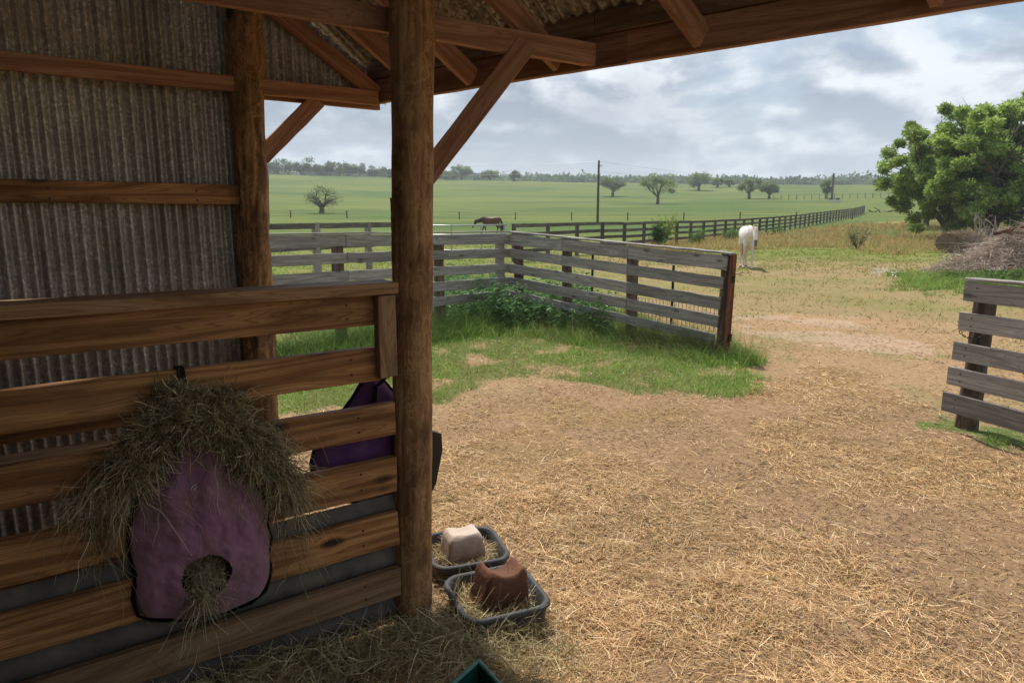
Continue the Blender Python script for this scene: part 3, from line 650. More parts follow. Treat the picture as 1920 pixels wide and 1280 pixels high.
# batten on the post's far side, hanging string
b0 = D(739, 372, 2.93); b1 = D(741, 430, 2.93); bar('batten', b0, b1, .03, .03, W_IN, barn)
s0 = Vector(V(655, 8, on(PP, D1, 0, .04), D1)); sp_ = [s0 + Vector((sin(i * 1.3) * .003, 0, -i * .009)) for i in range(12)]
MB().add(tube(sp_, [.0012] * 12, 5)).build('string', TWINE, barn)
# ================================================================ stall partition
part = thing('stall_partition', 'slatted pine stall partition with flat cap rail, running left from the round centre post', 'partition', (PP[0] - .5, PP[1] - .35, 0))
T1 = -.075; T0 = -3.0
rows = [(1.373, 1.494, T1 - .03), (1.146, 1.282, T1 - .02), (.905, 1.042, T1), (.655, .808, T1), (.412, .562, T1), (.175, .305, T1)]
OFFB = -.02
for i, (a, b, t1) in enumerate(rows):
    bar('rail_board', on(PP, D1, T0, OFFB, (a + b) / 2), on(PP, D1, t1, OFFB, (a + b) / 2), .038, b - a, W_IN if i < 5 else W_PALE, part, n=16)
bar('cap_rail', on(PP, D1, T0, -.005, 1.521), on(PP, D1, -.065, -.005, 1.521), .16, .045, W_CAP, part, n=16, wob=.002)
tb_ = V(727, 620, on(PP, D1, 0, -.09), D1); tb_ = ((tb_[0] - PP[0]) * D1[0] + (tb_[1] - PP[1]) * D1[1])
bar('block', on(PP, D1, tb_, -.066, 1.165), on(PP, D1, tb_, -.066, 1.492), .05, .075, W_PALE, part, up=(D1[0], D1[1], 0))
bar('ledge_board', on(PP, D1, T0, .045, 1.03), on(PP, D1, -.95, .045, 1.03), .085, .03, W_PALE, part)
M = basis(up3, dn3, (-D1[0], -D1[1], 0), on(PP, D1, -.07, .015, .02))
corr_sheet('skirt_sheet', .60, 2.9, .12, .018, SKIRT, part, M)
bar('stall_stud', on(PP, D1, -1.75, .03, .0), on(PP, D1, -1.75, .03, 1.49), .038, .09, W_IN, part, up=dn3)

# nail heads in the boards beside the post and the stud
nm = MB()
for (a_, b_, t1_) in rows:
    for tt in (t1_ - .16, -1.75, -1.72):
        for f_ in (.28, .72):
            c = on(PP, D1, tt, OFFB - .0195, a_ + (b_ - a_) * f_); nm.add(tube([c, on(PP, D1, tt, OFFB - .0225, a_ + (b_ - a_) * f_)], [.0045, .0045], 7))
nm.build('nail_heads', DARKIRON, part)['kind'] = 'stuff'

# ================================================================ hay bags
def strap(pts, wd, th, name, mat, parent, n3=None):
    """flat webbing along pts lying in the partition's plane"""
    vs = []; fs = []; n3 = Vector(n3 or dn3)
    for i, p in enumerate(pts):
        p = Vector(p); T = (Vector(pts[min(i + 1, len(pts) - 1)]) - Vector(pts[max(i - 1, 0)])).normalized(); S = Vector(d13)
        Nn = T.cross(S).normalized()
        for a, b in ((-1, -1), (1, -1), (1, 1), (-1, 1)): vs.append(tuple(p + S * (a * wd / 2) + Nn * (b * th / 2)))
    for i in range(len(pts) - 1):
        for k in range(4): q = (k + 1) % 4; fs.append((i * 4 + k, i * 4 + q, i * 4 + 4 + q, i * 4 + 4 + k))
    fs.append((3, 2, 1, 0)); n = len(pts) - 1; fs.append((n * 4, n * 4 + 1, n * 4 + 2, n * 4 + 3)); return mesh_obj(name, vs, fs, mat, parent)
def bag_face(outline, hole, thick, off0, mat, parent, seed=0, N=110):
    """pillowed cloth front; outline in (t, z) on the partition's plane, thick towards the viewer"""
    ol = np.array(outline); cx_, cz_ = ol[:, 0].mean(), (ol[:, 1].max() + ol[:, 1].min()) / 2
    an = np.arctan2(ol[:, 1] - cz_, ol[:, 0] - cx_); rd = np.hypot(ol[:, 1] - cz_, ol[:, 0] - cx_); o = np.argsort(an); an, rd = an[o], rd[o]
    an = np.concatenate([an - 2 * pi, an, an + 2 * pi]); rd = np.tile(rd, 3)
    na, nr = 260, 90; A = np.linspace(-pi, pi, na, endpoint=False); Rm = np.interp(A, an, rd); Rm = np.convolve(np.r_[Rm[-4:], Rm, Rm[:4]], np.ones(9) / 9, 'valid')
    r = np.linspace(0, 1, nr)[:, None]; T = cx_ + r * Rm * np.cos(A); Z = cz_ + r * Rm * np.sin(A)
    th = thick * np.sqrt(np.clip(1 - r ** 3.2, 0, 1)) * np.ones_like(T)
    fold = np.sin((T - cx_) * 60 / (1.0 + 1.3 * np.clip((1.05 - Z), 0, 1)) + np.sin(Z * 9) * 1.2) * np.clip((Z - (cz_ - .05)) * 4, 0, 1) * .014
    wr = (fbm(T * 7, Z * 5, seed, 4) - .5) * .085 + (fbm(T * 22 + Z * 14, Z * 22, seed + 3, 3) - .5) * .012
    puck = np.abs(np.sin(A * 9 + seed)) * .010 * np.clip((r - .6) * 2.5, 0, 1)
    th = th + (fold + wr) * np.clip((1 - r) * 6, 0, 1) - puck * 1.2; r_s = 1
    X = PP[0] + D1[0] * T - DN[0] * (th + off0); Y = PP[1] + D1[1] * T - DN[1] * (th + off0)
    v = np.stack([X, Y, Z], -1).reshape(-1, 3)
    i, j = np.meshgrid(np.arange(nr - 1), np.arange(na), indexing='ij'); j2 = (j + 1) % na
    f = np.stack([i * na + j, (i + 1) * na + j, (i + 1) * na + j2, i * na + j2], -1).reshape(-1, 4)
    if hole:
        tc_, zc_, hr = hole; keep = (((T.ravel()[f] - tc_) ** 2 + ((Z.ravel()[f] - zc_)) ** 2) > hr * hr).all(1); f = f[keep]
    return np_mesh('bag_front', v, f, mat, parent, smooth=True), (T, Z, th)
def tz(px, py, off=0.0):
    P0 = (PP[0] + DN[0] * off, PP[1] + DN[1] * off); q = V(px, py, P0, D1)
    return ((q[0] - P0[0]) * D1[0] + (q[1] - P0[1]) * D1[1], q[2])
def hay_mass(name, label, ctr, rad, n, cols, L=(.06, .2), drop=.5, parent=None, core=None, seg=4, W=(.0018, .0036), flat=1.0):
    """ctr (m,3) centres, rad (m,3) radii of hay clumps in the partition's frame (t, off, z)"""
    ctr = np.array(ctr, float); rad = np.array(rad, float); vol = rad.prod(1) ** .66; i = RNG.choice(len(ctr), n, p=vol / vol.sum())
    u = unit(RNG.normal(size=(n, 3))); q = RNG.random(n) ** .3; loc = ctr[i] + u * rad[i] * q[:, None]
    d = unit(u * np.array([.7, .6, .3]) + RNG.normal(0, .95, (n, 3))); Ls = RNG.uniform(L[0], L[1], n)
    bend = RNG.normal(0, .28, (n, 3)) * Ls[:, None]; bend[:, 2] -= Ls * RNG.uniform(.1, 1.0, n) * drop * 1.6
    def tow(a, pt=True):
        x = D1[0] * a[:, 0] + DN[0] * a[:, 1]; y = D1[1] * a[:, 0] + DN[1] * a[:, 1]
        return np.stack([x + (PP[0] if pt else 0), y + (PP[1] if pt else 0), a[:, 2]], 1)
    # short pieces reach backward so that the clump stays about as large as its radii
    base = loc - d * (Ls * .5)[:, None]
    o = ribbons(name, tow(base), tow(d, False), Ls, RNG.uniform(W[0], W[1], n), tint(n, cols), STRAWM, parent, seg=seg, bend=tow(bend, False), tip=.6, prism=True, kink=.5,
                M=None if parent is None else WM[parent.name].copy() if False else Matrix.Identity(4))
    return o
HAYC = [(.70, .58, .36), (.54, .44, .24), (.38, .33, .17), (.84, .73, .52), (.15, .12, .06), (.50, .37, .19), (.36, .36, .19), (.22, .17, .085)]

bag = thing('hay_bag', 'dusty purple cloth hay bag with a round feeding hole, hung inside the partition', 'hay bag', on(PP, D1, -.85, -.12, .4))
OB = -.06
ol_px = [(350, 790), (325, 850), (300, 885), (262, 930), (246, 985), (243, 1030), (258, 1080), (252, 1120), (262, 1150), (290, 1160), (330, 1160), (380, 1156), (430, 1143), (470, 1128), (498, 1104),
         (508, 1068), (502, 1040), (508, 1010), (500, 985), (502, 950), (490, 925), (470, 900), (440, 872), (410, 845), (395, 790)]
ol = [tz(x, y, OB) for x, y in ol_px]
hc = tz(388, 1082, OB - .07); hole = (hc[0], hc[1] + .012, .078)
face, _ = bag_face(ol, hole, .085, .055, PURPLE, bag, seed=4)
# black mesh gusset: outline swept back to the boards
gv = []; gf = []; oo = np.array(ol); cm = oo.mean(0); n_ = len(ol)
for k, (sc_, of) in enumerate(((1.0, -.062), (1.045, -.045), (1.04, -.015))):
    for (t_, z_) in oo: q = cm + (np.array((t_, z_)) - cm) * sc_; gv.append(on(PP, D1, q[0], of - .01, q[1]))
for k in range(2):
    for i in range(n_): j = (i + 1) % n_; gf.append((k * n_ + i, k * n_ + j, (k + 1) * n_ + j, (k + 1) * n_ + i))
gf.append(tuple(2 * n_ + i for i in range(n_)))
mesh_obj('gusset', gv, gf, BLACKWEB, bag)
ring = [on(PP, D1, hole[0] + cos(a) * (hole[2] + .002), -.118 - .016 * cos(a - .5), hole[1] + sin(a) * (hole[2] + .002)) for a in np.linspace(0, 2 * pi, 41)]
rt = tube(ring, [.0065] * 41, 8, False); rt[1].extend([]); mesh_obj('hole_trim', rt[0], rt[1], BLACKWEB, bag, smooth=True)
# badge
bp = tz(368, 912, -.13); bd = MB(); 
bd.add(tube([on(PP, D1, bp[0], -.131, bp[1]), on(PP, D1, bp[0], -.141, bp[1])], [(.0105, .016)] * 2, 28))
bo = bd.build('badge', BADGE, bag, smooth=False)
rim = [on(PP, D1, bp[0] + cos(a) * .017, -.1405, bp[1] + sin(a) * .0115) for a in np.linspace(0, 2 * pi, 33)]
mesh_obj('badge_rim', *tube(rim, [.0013] * 33, 5, False), PALEMET, bo)
hp = MB()   # raised horse-like squiggle on the badge
hp.add(tube([on(PP, D1, bp[0] - .010, -.1425, bp[1] - .003), on(PP, D1, bp[0] - .003, -.1425, bp[1] + .003), on(PP, D1, bp[0] + .004, -.1425, bp[1] + .001), on(PP, D1, bp[0] + .010, -.1425, bp[1] + .004)], [.001, .0016, .0018, .001], 5))
hp.add(tube([on(PP, D1, bp[0] - .009, -.1425, bp[1] - .006), on(PP, D1, bp[0] + .009, -.1425, bp[1] - .005)], [.001, .001], 5)); hp.build('badge_emblem', PALEMET, bo)
s_top = tz(338, 686, -.05); st = s_top[0]
strap([on(PP, D1, st, .012, 1.20), on(PP, D1, st, .012, 1.288), on(PP, D1, st, -.02, 1.290), on(PP, D1, st, -.046, 1.286), on(PP, D1, st + .004, -.05, 1.2), on(PP, D1, st + .01, -.08, 1.10), on(PP, D1, st + .015, -.10, .98)], .026, .003, 'strap', BLACKWEB, bag)
# hay over the bag, in its hole, trailing from it
def c_(px, py, off): t_, z_ = tz(px, py, off); return (t_, off, z_)
spec = [(345, 775, -.12, .085, .06, .06), (305, 790, -.12, .08, .06, .07), (400, 790, -.13, .09, .07, .06), (445, 810, -.13, .085, .06, .07), (272, 830, -.11, .07, .06, .07),
        (490, 835, -.12, .065, .05, .07), (245, 870, -.09, .05, .045, .06), (520, 875, -.11, .045, .035, .07), (470, 855, -.14, .05, .035, .05), (425, 755, -.11, .075, .05, .04), (330, 738, -.08, .07, .035, .03), (540, 905, -.10, .028, .025, .05), (262, 880, -.12, .05, .04, .05)]
heap = hay_mass('hay_heap', '', [c_(a, b, o) for a, b, o, *_ in spec], [r for *_, a1, a2, a3 in spec for r in [(a1 * .72, a2 * .8, a3 * .72)]], 9500, HAYC, (.04, .12), .3, W=(.0022, .005), seg=5)
tag(heap, 'tangled heap of dull green hay spilling over the top of the purple bag', 'hay', None, 'stuff')
cv = MB()
def blob(c, r, seed, nu=14, nv=10):
    vs = []; fs = []; rr_ = random.Random(seed)
    for i in range(nv + 1):
        for j in range(nu):
            a = pi * i / nv; b = 2 * pi * j / nu; k = .8 + .25 * rr_.random(); t_, o_, z_ = c[0] + sin(a) * cos(b) * r[0] * k, c[1] + sin(a) * sin(b) * r[1] * k, c[2] + cos(a) * r[2] * k
            vs.append(on(PP, D1, t_, o_, z_))
    for i in range(nv):
        for j in range(nu): q = (j + 1) % nu; fs.append((i * nu + j, i * nu + q, (i + 1) * nu + q, (i + 1) * nu + j))
    return vs, fs
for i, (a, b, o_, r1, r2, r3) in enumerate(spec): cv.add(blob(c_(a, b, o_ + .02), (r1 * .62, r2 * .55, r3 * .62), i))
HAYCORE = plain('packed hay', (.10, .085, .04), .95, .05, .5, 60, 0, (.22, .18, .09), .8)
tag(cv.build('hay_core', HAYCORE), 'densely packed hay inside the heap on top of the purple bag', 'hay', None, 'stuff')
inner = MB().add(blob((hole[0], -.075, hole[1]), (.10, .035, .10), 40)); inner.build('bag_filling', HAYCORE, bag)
h2 = hay_mass('hay_tuft', '', [(hole[0], -.105, hole[1] - .01), (hole[0] - .02, -.135, hole[1] - .06)], [(.052, .03, .052), (.025, .02, .018)], 520, [(.66, .54, .33), (.42, .34, .18), (.3, .26, .12), (.66, .56, .36)], (.04, .12), .8)
tag(h2, 'tuft of hay poking out of the round hole in the purple bag', 'hay', None, 'stuff')
def wisps(name, label, lst, cols=HAYC):
    """long trailing stems; lst of (px, py, off, count, spread, length, dirx)"""
    B = []; Dd = []; Ls = []
    for (px, py, off, cnt, spd, ln, dx) in lst:
        t_, z_ = tz(px, py, off)
        for k in range(cnt):
            B.append((t_ + RNG.normal(0, spd), off + RNG.normal(0, .02), z_ + RNG.normal(0, spd))); Dd.append((dx + RNG.normal(0, .35), RNG.normal(-.15, .3), RNG.uniform(-.9, .1))); Ls.append(ln * RNG.uniform(.5, 1.3))
    B = np.array(B); Dd = unit(np.array(Dd)); Ls = np.array(Ls); n = len(Ls)
    def tow(a, pt): return np.stack([D1[0] * a[:, 0] + DN[0] * a[:, 1] + (PP[0] if pt else 0), D1[1] * a[:, 0] + DN[1] * a[:, 1] + (PP[1] if pt else 0), a[:, 2]], 1)
    bd_ = RNG.normal(0, .22, (n, 3)) * Ls[:, None]; bd_[:, 2] -= Ls * .7
    o = ribbons(name, tow(B, True), tow(Dd, False), Ls, RNG.uniform(.0018, .0032, n), tint(n, cols), STRAWM, seg=6, bend=tow(bd_, False), prism=True, tip=.5, kink=.4)
    return tag(o, label, 'hay', None, 'stuff')
wisps('hay_wisps', 'stems of hay trailing from the heap down the face of the bag and boards',
      [(215, 900, -.08, 110, .035, .10, -.3), (175, 925, -.06, 60, .035, .09, -.3), (190, 985, -.05, 60, .03, .13, 0), (150, 935, -.05, 30, .04, .09, -.4), (240, 870, -.1, 110, .05, .14, -.3),
       (530, 900, -.12, 150, .035, .12, .2), (550, 930, -.1, 70, .02, .13, .1), (545, 1000, -.1, 8, .02, .18, .4), (560, 1060, -.1, 6, .02, .16, .3), (450, 915, -.15, 12, .04, .14, .1), (280, 930, -.15, 14, .02, .14, .3),
       (375, 1125, -.15, 22, .016, .09, -.3), (365, 1130, -.15, 8, .012, .10, -.35), (400, 860, -.16, 40, .06, .10, .1), (500, 830, -.14, 120, .05, .11, .5)])

bag2 = thing('hay_bag', 'deep violet hay bag hanging on the far side of the partition, half behind the post', 'hay bag', on(PP, D1, -.05, .2, .45))
def bag_far():
    OF = .07
    o2 = [tz(x, y, OF) for x, y in [(706, 695), (694, 720), (675, 752), (640, 800), (602, 850), (595, 878), (600, 935), (640, 950), (700, 955), (800, 950), (815, 925), (820, 880), (824, 830), (800, 800), (762, 752), (722, 706)]]
    a = np.array(o2); c = a.mean(0)
    def shell(scale, offs, n=6):
        vs = []; m = len(a)
        # resample the outline
        out = []
        for i in range(m):
            p, q = a[i], a[(i + 1) % m]
            for k in range(n): out.append(p + (q - p) * k / n)
        return np.array(out)
    o = shell(1, 0); m = len(o); vs = []; fs = []
    R = 10
    for side in (-1, 1):
        st_ = len(vs)
        for r in range(R + 1):
            k = 1 - r / R; 
            for (t_, z_) in (c + (o - c) * k):
                b = sqrt(max(0, 1 - k ** 3)) * .075 + (float(fbm(t_ * 16, z_ * 10, 5, 3)) - .5) * .03 * (1 - k ** 3); vs.append(on(PP, D1, t_, OF + .08 + side * b, z_))
        for r in range(R):
            for j in range(m):
                q = (j + 1) % m; f = (st_ + r * m + j, st_ + r * m + q, st_ + (r + 1) * m + q, st_ + (r + 1) * m + j); fs.append(f if side < 0 else f[::-1])
    mesh_obj('bag_body', vs, fs, VIOLET, bag2, smooth=True)
    rim_ = [on(PP, D1, t_, OF + .08, z_) for t_, z_ in o] ; rim_.append(rim_[0])
    mesh_obj('binding', *tube(rim_, [(.014, .006)] * len(rim_), 6, False), BLACKWEB, bag2)
    # draped end that shows right of the post
    e = [tz(x, y, OF + .16) for x, y in [(800, 806), (826, 812), (828, 842), (816, 905), (806, 925), (795, 915)]]
    mb = MB(); k = len(e); vv = [on(PP, D1, t_, OF + .15, z_) for t_, z_ in e] + [on(PP, D1, t_, OF + .20, z_) for t_, z_ in e]
    mb.add((vv, [tuple(range(k)), tuple(reversed(range(k, 2 * k)))] + [(i, (i + 1) % k, k + (i + 1) % k, k + i) for i in range(k)])); mb.build('end_flap', DARKIRON, bag2)
    ts = tz(708, 652, .0)[0]
    strap([on(PP, D1, ts, .02, 1.24), on(PP, D1, ts, .006, 1.289), on(PP, D1, ts, -.02, 1.293), on(PP, D1, ts, -.044, 1.288), on(PP, D1, ts, -.046, 1.24), on(PP, D1, ts + .002, -.046, 1.15), on(PP, D1, ts + .004, .0, 1.12), on(PP, D1, ts + .004, .05, 1.10), on(PP, D1, ts + .004, .065, 1.03)], .022, .003, 'strap', BLACKWEB, bag2)
    mb = MB(); zc = tz(710, 690, -.05)[1]
    for dz in (-.012, .012): mb.box(on(PP, D1, ts + .001, -.052, zc + dz), (.03, .004, .004), Matrix.Rotation(atan2(D1[1], D1[0]), 3, 'Z'))
    for dx in (-.014, .014): mb.box(on(PP, D1, ts + .001 + dx, -.052, zc), (.004, .004, .028), Matrix.Rotation(atan2(D1[1], D1[0]), 3, 'Z'))
    mb.build('buckle', DARKIRON, bag2)
bag_far()

# ================================================================ feed pans with lick blocks
def sq_ring(w_, d_, rc, n=8):
    """rounded rectangle outline"""
    out = []
    for q, (sx, sy) in enumerate(((1, 1), (-1, 1), (-1, -1), (1, -1))):
        for k in range(n):
            a = pi / 2 * q + pi / 2 * k / (n - 1); out.append((sx * (w_ - rc) + cos(a) * rc, sy * (d_ - rc) + sin(a) * rc))
    return out
def pan(label, pos, rz, s=1.0, tilt=0):
    t = thing('feed_pan', label, 'feed pan', (pos[0], pos[1], hz1(*pos[:2])), 'rubber feed pans by the centre post', rz)
    W_ = WM[t.name] @ Matrix.Rotation(tilt, 4, 'X')
    prof = [(.165, 0, .05), (.180, .004, .06), (.188, .065, .07), (.192, .094, .075), (.199, .098, .08), (.206, .106, .085), (.207, .116, .088), (.201, .124, .085), (.190, .126, .08), (.181, .118, .075), (.172, .07, .07), (.160, .030, .06), (.148, .022, .05)]
    vs = []; fs = []; m = 32
    for (h, z, rc) in prof: vs += [(x * s, y * s, z * s) for x, y in sq_ring(h, h, rc)]
    for i in range(len(prof) - 1):
        for j in range(m): q = (j + 1) % m; fs.append((i * m + j, i * m + q, (i + 1) * m + q, (i + 1) * m + j))
    fs.append(tuple(reversed(range(m)))); fs.append(tuple((len(prof) - 1) * m + j for j in range(m)))
    mesh_obj('pan_body', vs, fs, RUBBER, t, W_, smooth=True); return t, W_
def block(name, label, base, rz, mat, w_, d_, h, saddle, taper, tilt=(0, 0), seed=0):
    N = 14; vs = []; fs = []; idx = {}
    def P_(i, j, k):
        key = (i, j, k)
        if key not in idx:
            x, y, z = i / N * 2 - 1, j / N * 2 - 1, k / N
            # rounded cube
            px_ = max(abs(x), abs(y)); rr_ = .16; 
            def rnd(a, b): return a
            l4 = (abs(x) ** 8 + abs(y) ** 8) ** (1 / 8) + 1e-6; m_ = max(abs(x), abs(y)); kx = m_ / l4
            x2, y2 = x * kx, y * kx; tp = 1 - taper * z; e = 1 - .12 * max(0, z - .86) / .14 * (m_ ** 4)
            hz_ = z * (1 - saddle * max(0, 1 - (x * 1.05) ** 2) * (.75 + .25 * y) * z ** 2 * (1 - .25 * m_ ** 6)) - .05 * z * m_ ** 8 
            nse = (float(fbm(x * 2 + seed, y * 2 + z * 3, seed, 3)) - .5)
            idx[key] = len(vs); vs.append((x2 * w_ / 2 * tp * e * (1 + nse * .06), y2 * d_ / 2 * tp * e * (1 + nse * .06), hz_ * h * (1 + nse * .08)))
        return idx[key]
    for a in range(N):
        for b in range(N):
            fs += [(P_(a, b, N), P_(a + 1, b, N), P_(a + 1, b + 1, N), P_(a, b + 1, N)), (P_(a, b, 0), P_(a, b + 1, 0), P_(a + 1, b + 1, 0), P_(a + 1, b, 0)),
                   (P_(a, 0, b), P_(a + 1, 0, b), P_(a + 1, 0, b + 1), P_(a, 0, b + 1)), (P_(a, N, b), P_(a, N, b + 1), P_(a + 1, N, b + 1), P_(a + 1, N, b)),
                   (P_(0, a, b), P_(0, a, b + 1), P_(0, a + 1, b + 1), P_(0, a + 1, b)), (P_(N, a, b), P_(N, a + 1, b), P_(N, a + 1, b + 1), P_(N, a, b + 1))]
    M = Matrix.Translation(base) @ Matrix.Rotation(rz, 4, 'Z') @ Matrix.Rotation(tilt[0], 4, 'X') @ Matrix.Rotation(tilt[1], 4, 'Y')
    o = mesh_obj(name, vs, fs, mat, None, M, smooth=True); return tag(o, label, 'lick block')
RZ1 = atan2(D1[1], D1[0])
p1 = G(872, 1052); p2 = G(930, 1143)
pan('black rubber feed pan holding the pale block, tucked against the post', (p1[0], p1[1]), RZ1 - .28, 1.0)
pan('nearer black rubber feed pan holding the dark red block', (p2[0], p2[1]), RZ1 - .22, 1.02)
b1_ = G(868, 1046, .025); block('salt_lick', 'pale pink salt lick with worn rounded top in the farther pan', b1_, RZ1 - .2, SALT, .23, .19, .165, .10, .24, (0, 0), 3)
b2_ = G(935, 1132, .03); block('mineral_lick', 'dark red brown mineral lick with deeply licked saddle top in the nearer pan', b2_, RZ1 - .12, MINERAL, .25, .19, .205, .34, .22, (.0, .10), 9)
def pan_hay(c, label):
    n = 1500; a = RNG.uniform(0, 2 * pi, n); r = .165 * np.sqrt(RNG.random(n)); x = c[0] + r * np.cos(a); y = c[1] + r * np.sin(a); a2 = RNG.uniform(0, 2 * pi, n); el = np.abs(RNG.normal(0, .3, n))
    d = np.stack([np.cos(a2) * np.cos(el), np.sin(a2) * np.cos(el), np.sin(el)], 1); L = RNG.uniform(.03, .1, n)
    bb = np.stack([x, y, .025 + RNG.random(n) * .05], 1) - d * (L * .5)[:, None]; bb[:, 2] = np.maximum(bb[:, 2], .03)
    o = ribbons('hay_scraps', bb, d, L, RNG.uniform(.002, .0038, n), tint(n, STRAW_COLS + HAYC), STRAWM, seg=2, bend=RNG.normal(0, .15, (n, 3)) * L[:, None], tip=.6)
    tag(o, label, 'hay', None, 'stuff')
pan_hay(p1, 'scraps of straw lying in the farther feed pan'); pan_hay(p2, 'scraps of straw lying in the nearer feed pan')

# green container corner poking up at the frame's lower edge
gt = thing('plastic_bin', 'dark green plastic bin with a pointed corner poking up at the bottom edge', 'bin', (-.14, 2.1, 0))
def green_bin():
    ap = Vector(G(897, 1238, .26)); a = Vector((cos(radians(-124)), sin(radians(-124)), 0)); b = Vector((cos(radians(-58)), sin(radians(-58)), 0)); Lr = .34
    pts = [ap, ap + a * Lr, ap + (a + b) * Lr * .9, ap + b * Lr]; c = sum(pts, Vector()) / 4
    top = pts; botz = .0; bot = [Vector((c.x + (p.x - c.x) * .74, c.y + (p.y - c.y) * .74, botz)) for p in pts]
    inn = [Vector((c.x + (p.x - c.x) * .93, c.y + (p.y - c.y) * .93, p.z - .002)) for p in pts]; ib = [Vector((c.x + (p.x - c.x) * .70, c.y + (p.y - c.y) * .70, .012)) for p in pts]
    v = top + bot + inn + ib; f = []
    for i in range(4):
        j = (i + 1) % 4; f += [(i, 4 + i, 4 + j, j), (8 + i, 8 + j, 12 + j, 12 + i)]
    f += [(4, 5, 6, 7)[::-1], (12, 13, 14, 15)]; mesh_obj('bin_wall', [tuple(q) for q in v], f, GREENPL, gt)
    r = MB()
    for i in range(4):
        j = (i + 1) % 4; M_, L_ = frame(top[i], top[j]); r.add(tube([top[i], top[j]], [(.009, .006)] * 2, 8))
    r.build('bin_rim', GREENPL2, gt)
green_bin()

# ================================================================ board fences
PLANKS = {}
def fence_board(p0, p1, t, h, mat, parent, far=False):
    M, L = frame(p0, p1)
    if far:
        key = (round(L, 2), t, h, mat.name)
        if key not in PLANKS: PLANKS[key] = bar_mesh('board', L, t, h, mat, 2, .002, .0)
        return inst('board', PLANKS[key], parent, M)
    SEED[0] += 1; return inst('board', bar_mesh('board', L, t, h, mat, 10, .003, .004, SEED[0]), parent, M)
def lerp(a, b, t): return tuple(a[i] + (b[i] - a[i]) * t for i in range(3))
f1 = thing('board_fence', 'silver grey five board fence ending in a red brown post by the dirt track', 'fence', (1.3, 10.2, 0))
EX = (2.70, 8.6); CX = (-.05, 11.7)
rowsE = [(480, 506), (519, 542), (557, 582), (593, 615), (628, 645)]; rowsC = [(438, 459), (466, 482), (494, 510), (519, 536), (544, 559)]
zE = [[D(1355, r, 8.6)[2] for r in q] for q in rowsE]; zC = [[D(957, r, 11.7)[2] for r in q] for q in rowsC]
dirR = Vector((EX[0] - CX[0], EX[1] - CX[1], 0)); LR = dirR.length; dirR.normalize(); nR = Vector((-dirR.y, dirR.x, 0)) * 1.0   # points away from viewer
if nR.y < 0: nR = -nR
cuts = [0, .305, .62, 1.0]
for i in range(5):
    for k in range(3):
        if i in (2, 3) and k == 1: continue
        ka, kb = cuts[k], cuts[k + 1]
        if i in (2, 3) and k == 0: kb = cuts[2]
        end = {0: 0, 1: -.04, 2: -.06, 3: -.08, 4: -.13}[i] if kb == 1.0 else -.006
        def pt(s, dd): 
            z = (zC[i][0] + zC[i][1]) / 2 * (1 - s) + (zE[i][0] + zE[i][1]) / 2 * s; return (CX[0] + dirR.x * (LR * s + dd), CX[1] + dirR.y * (LR * s + dd), z + random.uniform(-.005, .005))
        hh = (zE[i][0] - zE[i][1]) * .5 + (zC[i][0] - zC[i][1]) * .5
        fence_board(pt(ka, .004), pt(kb, end), .03, hh, W_GREY, f1)
ZC = D(957, 436, 11.7)[2]; ZE = D(1360, 477, 8.6)[2]
for a, b in ((0, .33), (.332, .63), (.632, 1.012)):
    p = (CX[0] + dirR.x * LR * a, CX[1] + dirR.y * LR * a, ZC + (ZE - ZC) * a + .012); q = (CX[0] + dirR.x * LR * b, CX[1] + dirR.y * LR * b, ZC + (ZE - ZC) * b + .012)
    M_, L_ = frame(Vector(p) + nR * .045, Vector(q) + nR * .045); SEED[0] += 1; inst('cap_board', bar_mesh('cap_board', L_, .14, .026, W_GREY, 8, .003, .004, SEED[0]), f1, M_)
for s, r, tp in ((.03, .085, 1.46), (.305, .085, 1.42), (.62, .085, 1.36)):
    q = Vector((CX[0], CX[1], 0)) + dirR * LR * s + nR * .11; log_post('post', (q.x, q.y, -.1), (q.x, q.y, tp), r, r * .97, W_POST, f1, seed=int(s * 90) + 2, chip=.5)
q = Vector((EX[0], EX[1], 0)) + nR * .10 - dirR * .06; log_post('post', (q.x, q.y, -.1), (q.x + .01, q.y, ZE - .005), .085, .08, W_POST, f1, seed=31, chip=.6)
q = Vector((EX[0], EX[1], 0)) + nR * .04 + dirR * .045
bar('end_board', (q.x - .015, q.y, -.05), (q.x + .012, q.y, ZE - .004), .10, .04, W_RED, f1, up=tuple(dirR))
for z in (1.02, .28): MB().box((q.x + dirR.x * .03, q.y + dirR.y * .03, z), (.03, .05, .09)).build('hinge', DARKIRON, f1)
f2 = thing('board_fence', 'silver grey five board fence, left run seen through the barn opening', 'fence', (-2, 9.7, 0))
LX = (-3.35, 8.46); LE = (-8.0, 3.9)
dl = Vector((CX[0] - LX[0], CX[1] - LX[1], 0)); LL = dl.length; dl.normalize(); nL = Vector((-dl.y, dl.x, 0))
zL = [[D(500, r, 8.46)[2] for r in q] for q in [(443, 463), (479, 501), (516, 538), (552, 574), (590, 611)]]
sL = lambda px: None
def lp(s, z, off=0): return (LX[0] + dl.x * LL * s + nL.x * off, LX[1] + dl.y * LL * s + nL.y * off, z)
def s_of(px):
    r = ray(px, 500); k = r[0] / r[1]; return (LX[0] - k * LX[1]) / (k * dl.y * LL - dl.x * LL)
sp1, sp2 = s_of(641), s_of(831)
joints = {0: [-1.0, s_of(650), 1.0], 1: [-1.0, s_of(652), s_of(840), 1.0], 2: [-1.0, s_of(652), 1.0], 3: [-1.0, s_of(838), 1.0], 4: [-1.0, s_of(835), 1.0]}
